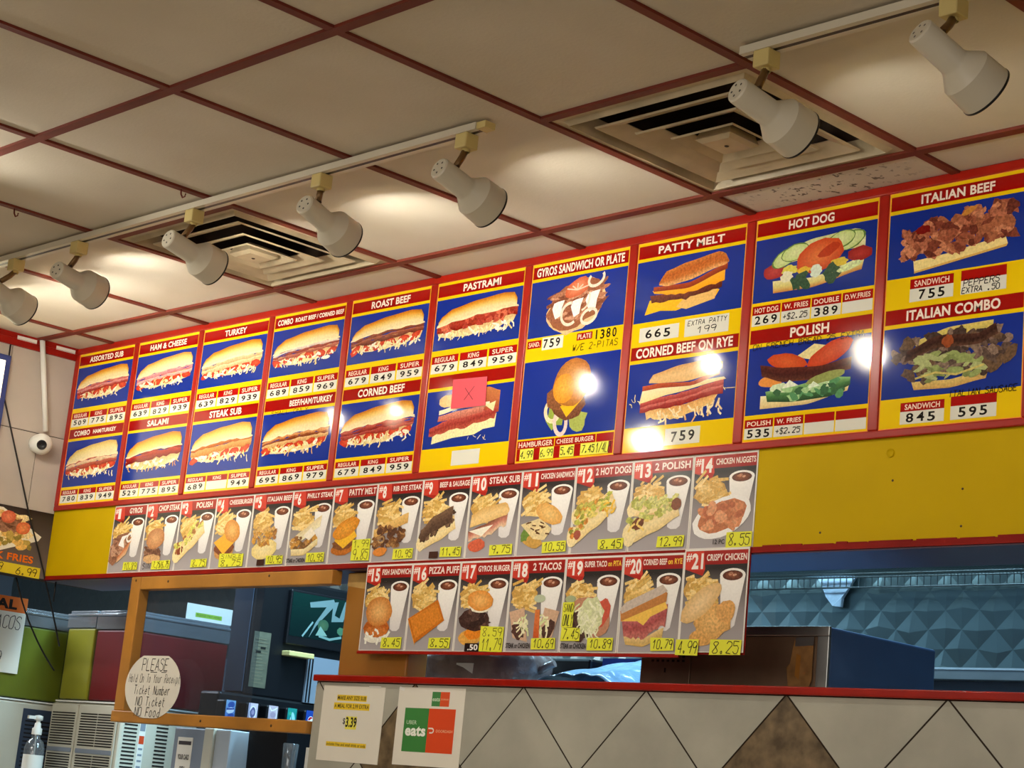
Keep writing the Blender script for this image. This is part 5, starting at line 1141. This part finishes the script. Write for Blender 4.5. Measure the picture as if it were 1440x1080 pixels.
# black bin, cups and a paper below the rail
t = thing('black_bin', 'black plastic bin with a recessed handle under the wooden rail', 'bin', (-.435, 2.45, 0.0))
b = MB(); b.lathe([(.10, .001), (.12, .002), (.155, H - 1.375), (.160, H - 1.36), (.150, H - 1.354), (.0005, H - 1.352)], M_BLACK, n=4, sm=False)
o = b.build('body', t, bevel=.012); o.rotation_euler = (0, 0, math.pi / 4)
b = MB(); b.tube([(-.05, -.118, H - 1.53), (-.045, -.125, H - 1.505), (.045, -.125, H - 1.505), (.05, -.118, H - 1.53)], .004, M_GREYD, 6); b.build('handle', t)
t = thing('cup_stack', 'stack of clear cups standing beside the black bin', 'cup stack', (-.245, 2.3, H - 1.64))
b = MB(); b.lathe([(.020, .001), (.020, .02)], M_WPLASTIC, n=20, caps=(True, False)); b.build('base_cup', t)
b = MB(); b.lathe([(.020, .0205), (.023, .14), (.026, .225), (.024, .228)], M_CLEAR, n=20); b.build('stacked_cups', t)
b = MB(); b.box(-.32, -.05, 2.2, 2.42, H - 1.668, H - 1.641, M_STEEL); b.box(-.31, -.06, 2.21, 2.41, 0, H - 1.6685, M_GREY); tag(b.build('side_stand'), 'small stand holding cups and a paper behind the half wall', 'stand')
b = MB(); b.box(-.195, -.105, 2.325, 2.33, H - 1.640, H - 1.42, M_PAPERW); tag(b.build('paper_pad'), 'white paper pad propped beside the cup stack', 'paper')

# ================================================================== KITCHEN (right)
ZS = H - 1.2118
b = MB(); b.box(.27, 3.4, 2.142, 2.86, H - 1.255, H - 1.226, M_STEEL); b.box(.3, 3.35, 2.15, 2.84, 0, H - 1.2555, M_GREY); tag(b.build('pass_through_counter'), 'steel counter just behind the red sill', 'counter'); ZK = H - 1.2258
t = thing('bread_bag', 'bread loaf in a grey plastic bag behind the sill under the card row', 'bread bag', (.60, 2.36, ZK))
M_BAG = mat('grey_plastic_bag', (132, 112, 108), .22, noise=.35, scale=14, bump=.5, bscale=30)
bm = bmesh.new(); bmesh.ops.create_icosphere(bm, subdivisions=4, radius=1)
for v in bm.verts:
    n = math.sin(v.co.x * 7 + v.co.z * 5) * .03 + math.sin(v.co.y * 11 + v.co.x * 3) * .02
    p = [math.copysign(abs(c) ** .55, c) for c in v.co]; v.co = (p[0] * (.225 + n * .3), p[1] * .10 + n * .1, max(p[2], -.96) * (.066 + n * .2) + .066)
zmin = min(v.co.z for v in bm.verts)
for v in bm.verts: v.co.z -= zmin - .0005
me = bpy.data.meshes.new('loaf'); bm.to_mesh(me); bm.free(); me.materials.append(M_BAG)
for p in me.polygons: p.use_smooth = True
o = bpy.data.objects.new('loaf', me); COL.objects.link(o); o.parent = t
b = MB(); b.tube([(.215, 0, .07), (.25, .0, .085), (.28, .01, .10)], .012, M_BAG, 8); b.build('twisted_end', t)
b = MB(); b.box(-.03, .045, -.098, -.095, .05, .085, M_PAPERW); b.build('bag_label', t)
b = MB(); b.box(.29, .90, 2.5, 2.80, ZK + .0005, ZK + .13, M_BLACK); tag(b.build('black_tray_box', bevel=.008), 'black box standing behind the bread bag', 'box')
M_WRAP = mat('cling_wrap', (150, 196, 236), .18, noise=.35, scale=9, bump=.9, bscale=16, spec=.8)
def drape(name, x0, x1, y0, y1, f, m, nx=36, ny=16):
    b = MB(); base = 0
    for i in range(nx + 1):
        for j in range(ny + 1):
            x = x0 + (x1 - x0) * i / nx; y = y0 + (y1 - y0) * j / ny; b.v.append((x, y, f(i / nx, j / ny)))
    for i in range(nx):
        for j in range(ny): q = i * (ny + 1) + j; b.face([q, q + ny + 1, q + ny + 2, q + 1], m, True)
    return b
def wrapf(u, v):
    edge = min(1, (1 - u) * 3.2); return .0008 + (.045 + .075 * v) * edge * min(1, .25 + u * 2.2) + .008 * abs(math.sin(u * 19 + v * 6)) * edge
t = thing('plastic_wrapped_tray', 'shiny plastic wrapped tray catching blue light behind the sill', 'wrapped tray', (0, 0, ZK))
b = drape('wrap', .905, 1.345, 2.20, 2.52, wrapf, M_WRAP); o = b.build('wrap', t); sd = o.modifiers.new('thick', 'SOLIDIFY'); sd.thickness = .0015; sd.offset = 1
b = MB(); b.box(.92, 1.15, 2.53, 2.545, .0005, .135, M_BLUEM); b.build('tray_edge', t)

t = thing('countertop_oven', 'steel countertop oven with a blue grey side on the pass through counter', 'oven', (1.68, 2.2, ZK))
hO = H - 1.043 - ZK
b = MB(); b.box(-.30, .319, .004, .46, .012, hO, M_STEELB); b.build('body', t, bevel=.006)
M_OVF = mat('warm_lit_front', (128, 104, 84), .38, .35, noise=.3, scale=7)  # brown tone puts the warm light on the steel front into its colour
b = MB(); b.box(-.125, .285, -.001, .0035, .02, hO - .024, M_OVF); b.build('door', t, bevel=.002)
b = MB(); b.box(-.30, .321, -.006, .0035, hO - .0235, hO + .001, M_STEEL); b.box(.2855, .321, -.006, .0035, .012, hO - .0236, M_STEEL); b.build('bright_bezel', t, bevel=.002)
b = MB(); b.box(-.30, -.1255, -.003, .0035, .012, hO - .024, M_OVF); o = b.build('control_panel', t, bevel=.002)
b = MB()
for i in range(7):
    for j in range(5): b.box(-.262 + .018 * i, -.253 + .018 * i, -.0036, -.0031, .09 + .011 * j, .096 + .011 * j, M_DARK)
b.box(-.215, -.209, -.0036, -.0031, .062, .074, M_DARK); b.build('speaker_holes', o)
b = MB(); b.poly([(.205, -.0065, .02), (.26, -.0065, .02), (.275, -.0065, .05), (.275, -.0065, hO - .045), (.262, -.0065, hO - .03), (.215, -.0065, hO - .035), (.205, -.0065, .09), (.195, -.0065, .08)], M_TAPE)
b.poly([(.218, -.0068, hO - .05), (.275, -.0068, hO - .048), (.276, -.0068, hO - .026), (.22, -.0068, hO - .028)], M_STEEL); b.poly([(.222, -.0068, .06), (.236, -.0068, .05), (.238, -.0068, .11), (.224, -.0068, .115)], M_WOODP); b.build('torn_tape', t)
b = MB()
for x in (-.27, .29):
    for y in (.03, .43): b.lathe([(.014, .0004), (.014, .012)], M_BLACK, (x, y, 0), n=12, caps=(True, True))
b.build('feet', t)
# steel shelf below the quilted wall
t = thing('steel_wall_shelf', 'steel shelf ledge along the foot of the quilted kitchen wall', 'shelf', (0, 3.598, H))
b = MB(); b.box(-1.0, 3.5, -.05, 0, -1.028, -.992, M_STEEL); b.build('front_lip', t, bevel=.002)
b = MB(); b.box(-1.0, 3.5, -.055, -.0501, -.997, -.9905, M_GREYL); b.build('bright_edge', t)
# wire shelf hung in front of the quilted wall
t = thing('wire_shelf', 'chrome wire shelf hanging in front of the quilted steel wall', 'wire shelf', (0, 3.278, H - .692))
M_WIRE = mat('chrome_wire', (130, 138, 140), .3, .9)
b = MB()
for y in (.0, .10, .20, .27): b.tube([(.2, y, -.004), (2.6, y, -.004)], .003, M_WIRE, 6)
b.build('long_rods', t)
b = MB(); x = .2
while x < 2.6: b.box(x - .0016, x + .0016, -.002, .272, -.001, .0022, M_WIRE); x += .0127
o = b.build('cross_wires', t); 
b = MB(); x = .2
b.tube([(.2, .272, -.038), (2.6, .272, -.038)], .0032, M_WIRE, 6)
while x < 2.6: b.box(x - .0015, x + .0015, .2705, .2735, -.038, .0, M_WIRE); x += .0254
b.build('lip_wires', t)
b = MB(); 
for x in (.4, 2.5): b.tube([(x, .27, .0), (x, .285, .05), (x, .300, .19)], .005, M_WIRE, 8)
b.build('brackets', t)
t = thing('plastic_bag', 'pale plastic bag hanging behind the lip of the wire shelf', 'bag', (.985, 3.577, H - .792))
M_PBAG = mat('pale_bag', (206, 226, 246), .3, noise=.15, scale=30, bump=.4, bscale=40)
prof = [(-.088, .112), (-.062, .070), (-.040, .035), (-.012, .004), (.022, .0), (.026, .030), (.048, .062), (.085, .112)]
b = MB(); n0 = len(b.v)
b.poly([(x, -.010 - .004 * math.sin(z * 60), z) for x, z in prof], M_PBAG); b.poly([(x * .95, .004, z) for x, z in prof][::-1], M_PBAG)
for k in range(len(prof)):
    a, c = prof[k], prof[(k + 1) % len(prof)]; b.quad((a[0], -.010 - .004 * math.sin(a[1] * 60), a[1]), (a[0] * .95, .004, a[1]), (c[0] * .95, .004, c[1]), (c[0], -.010 - .004 * math.sin(c[1] * 60), c[1]), M_PBAG)
b.build('bag_body', t)
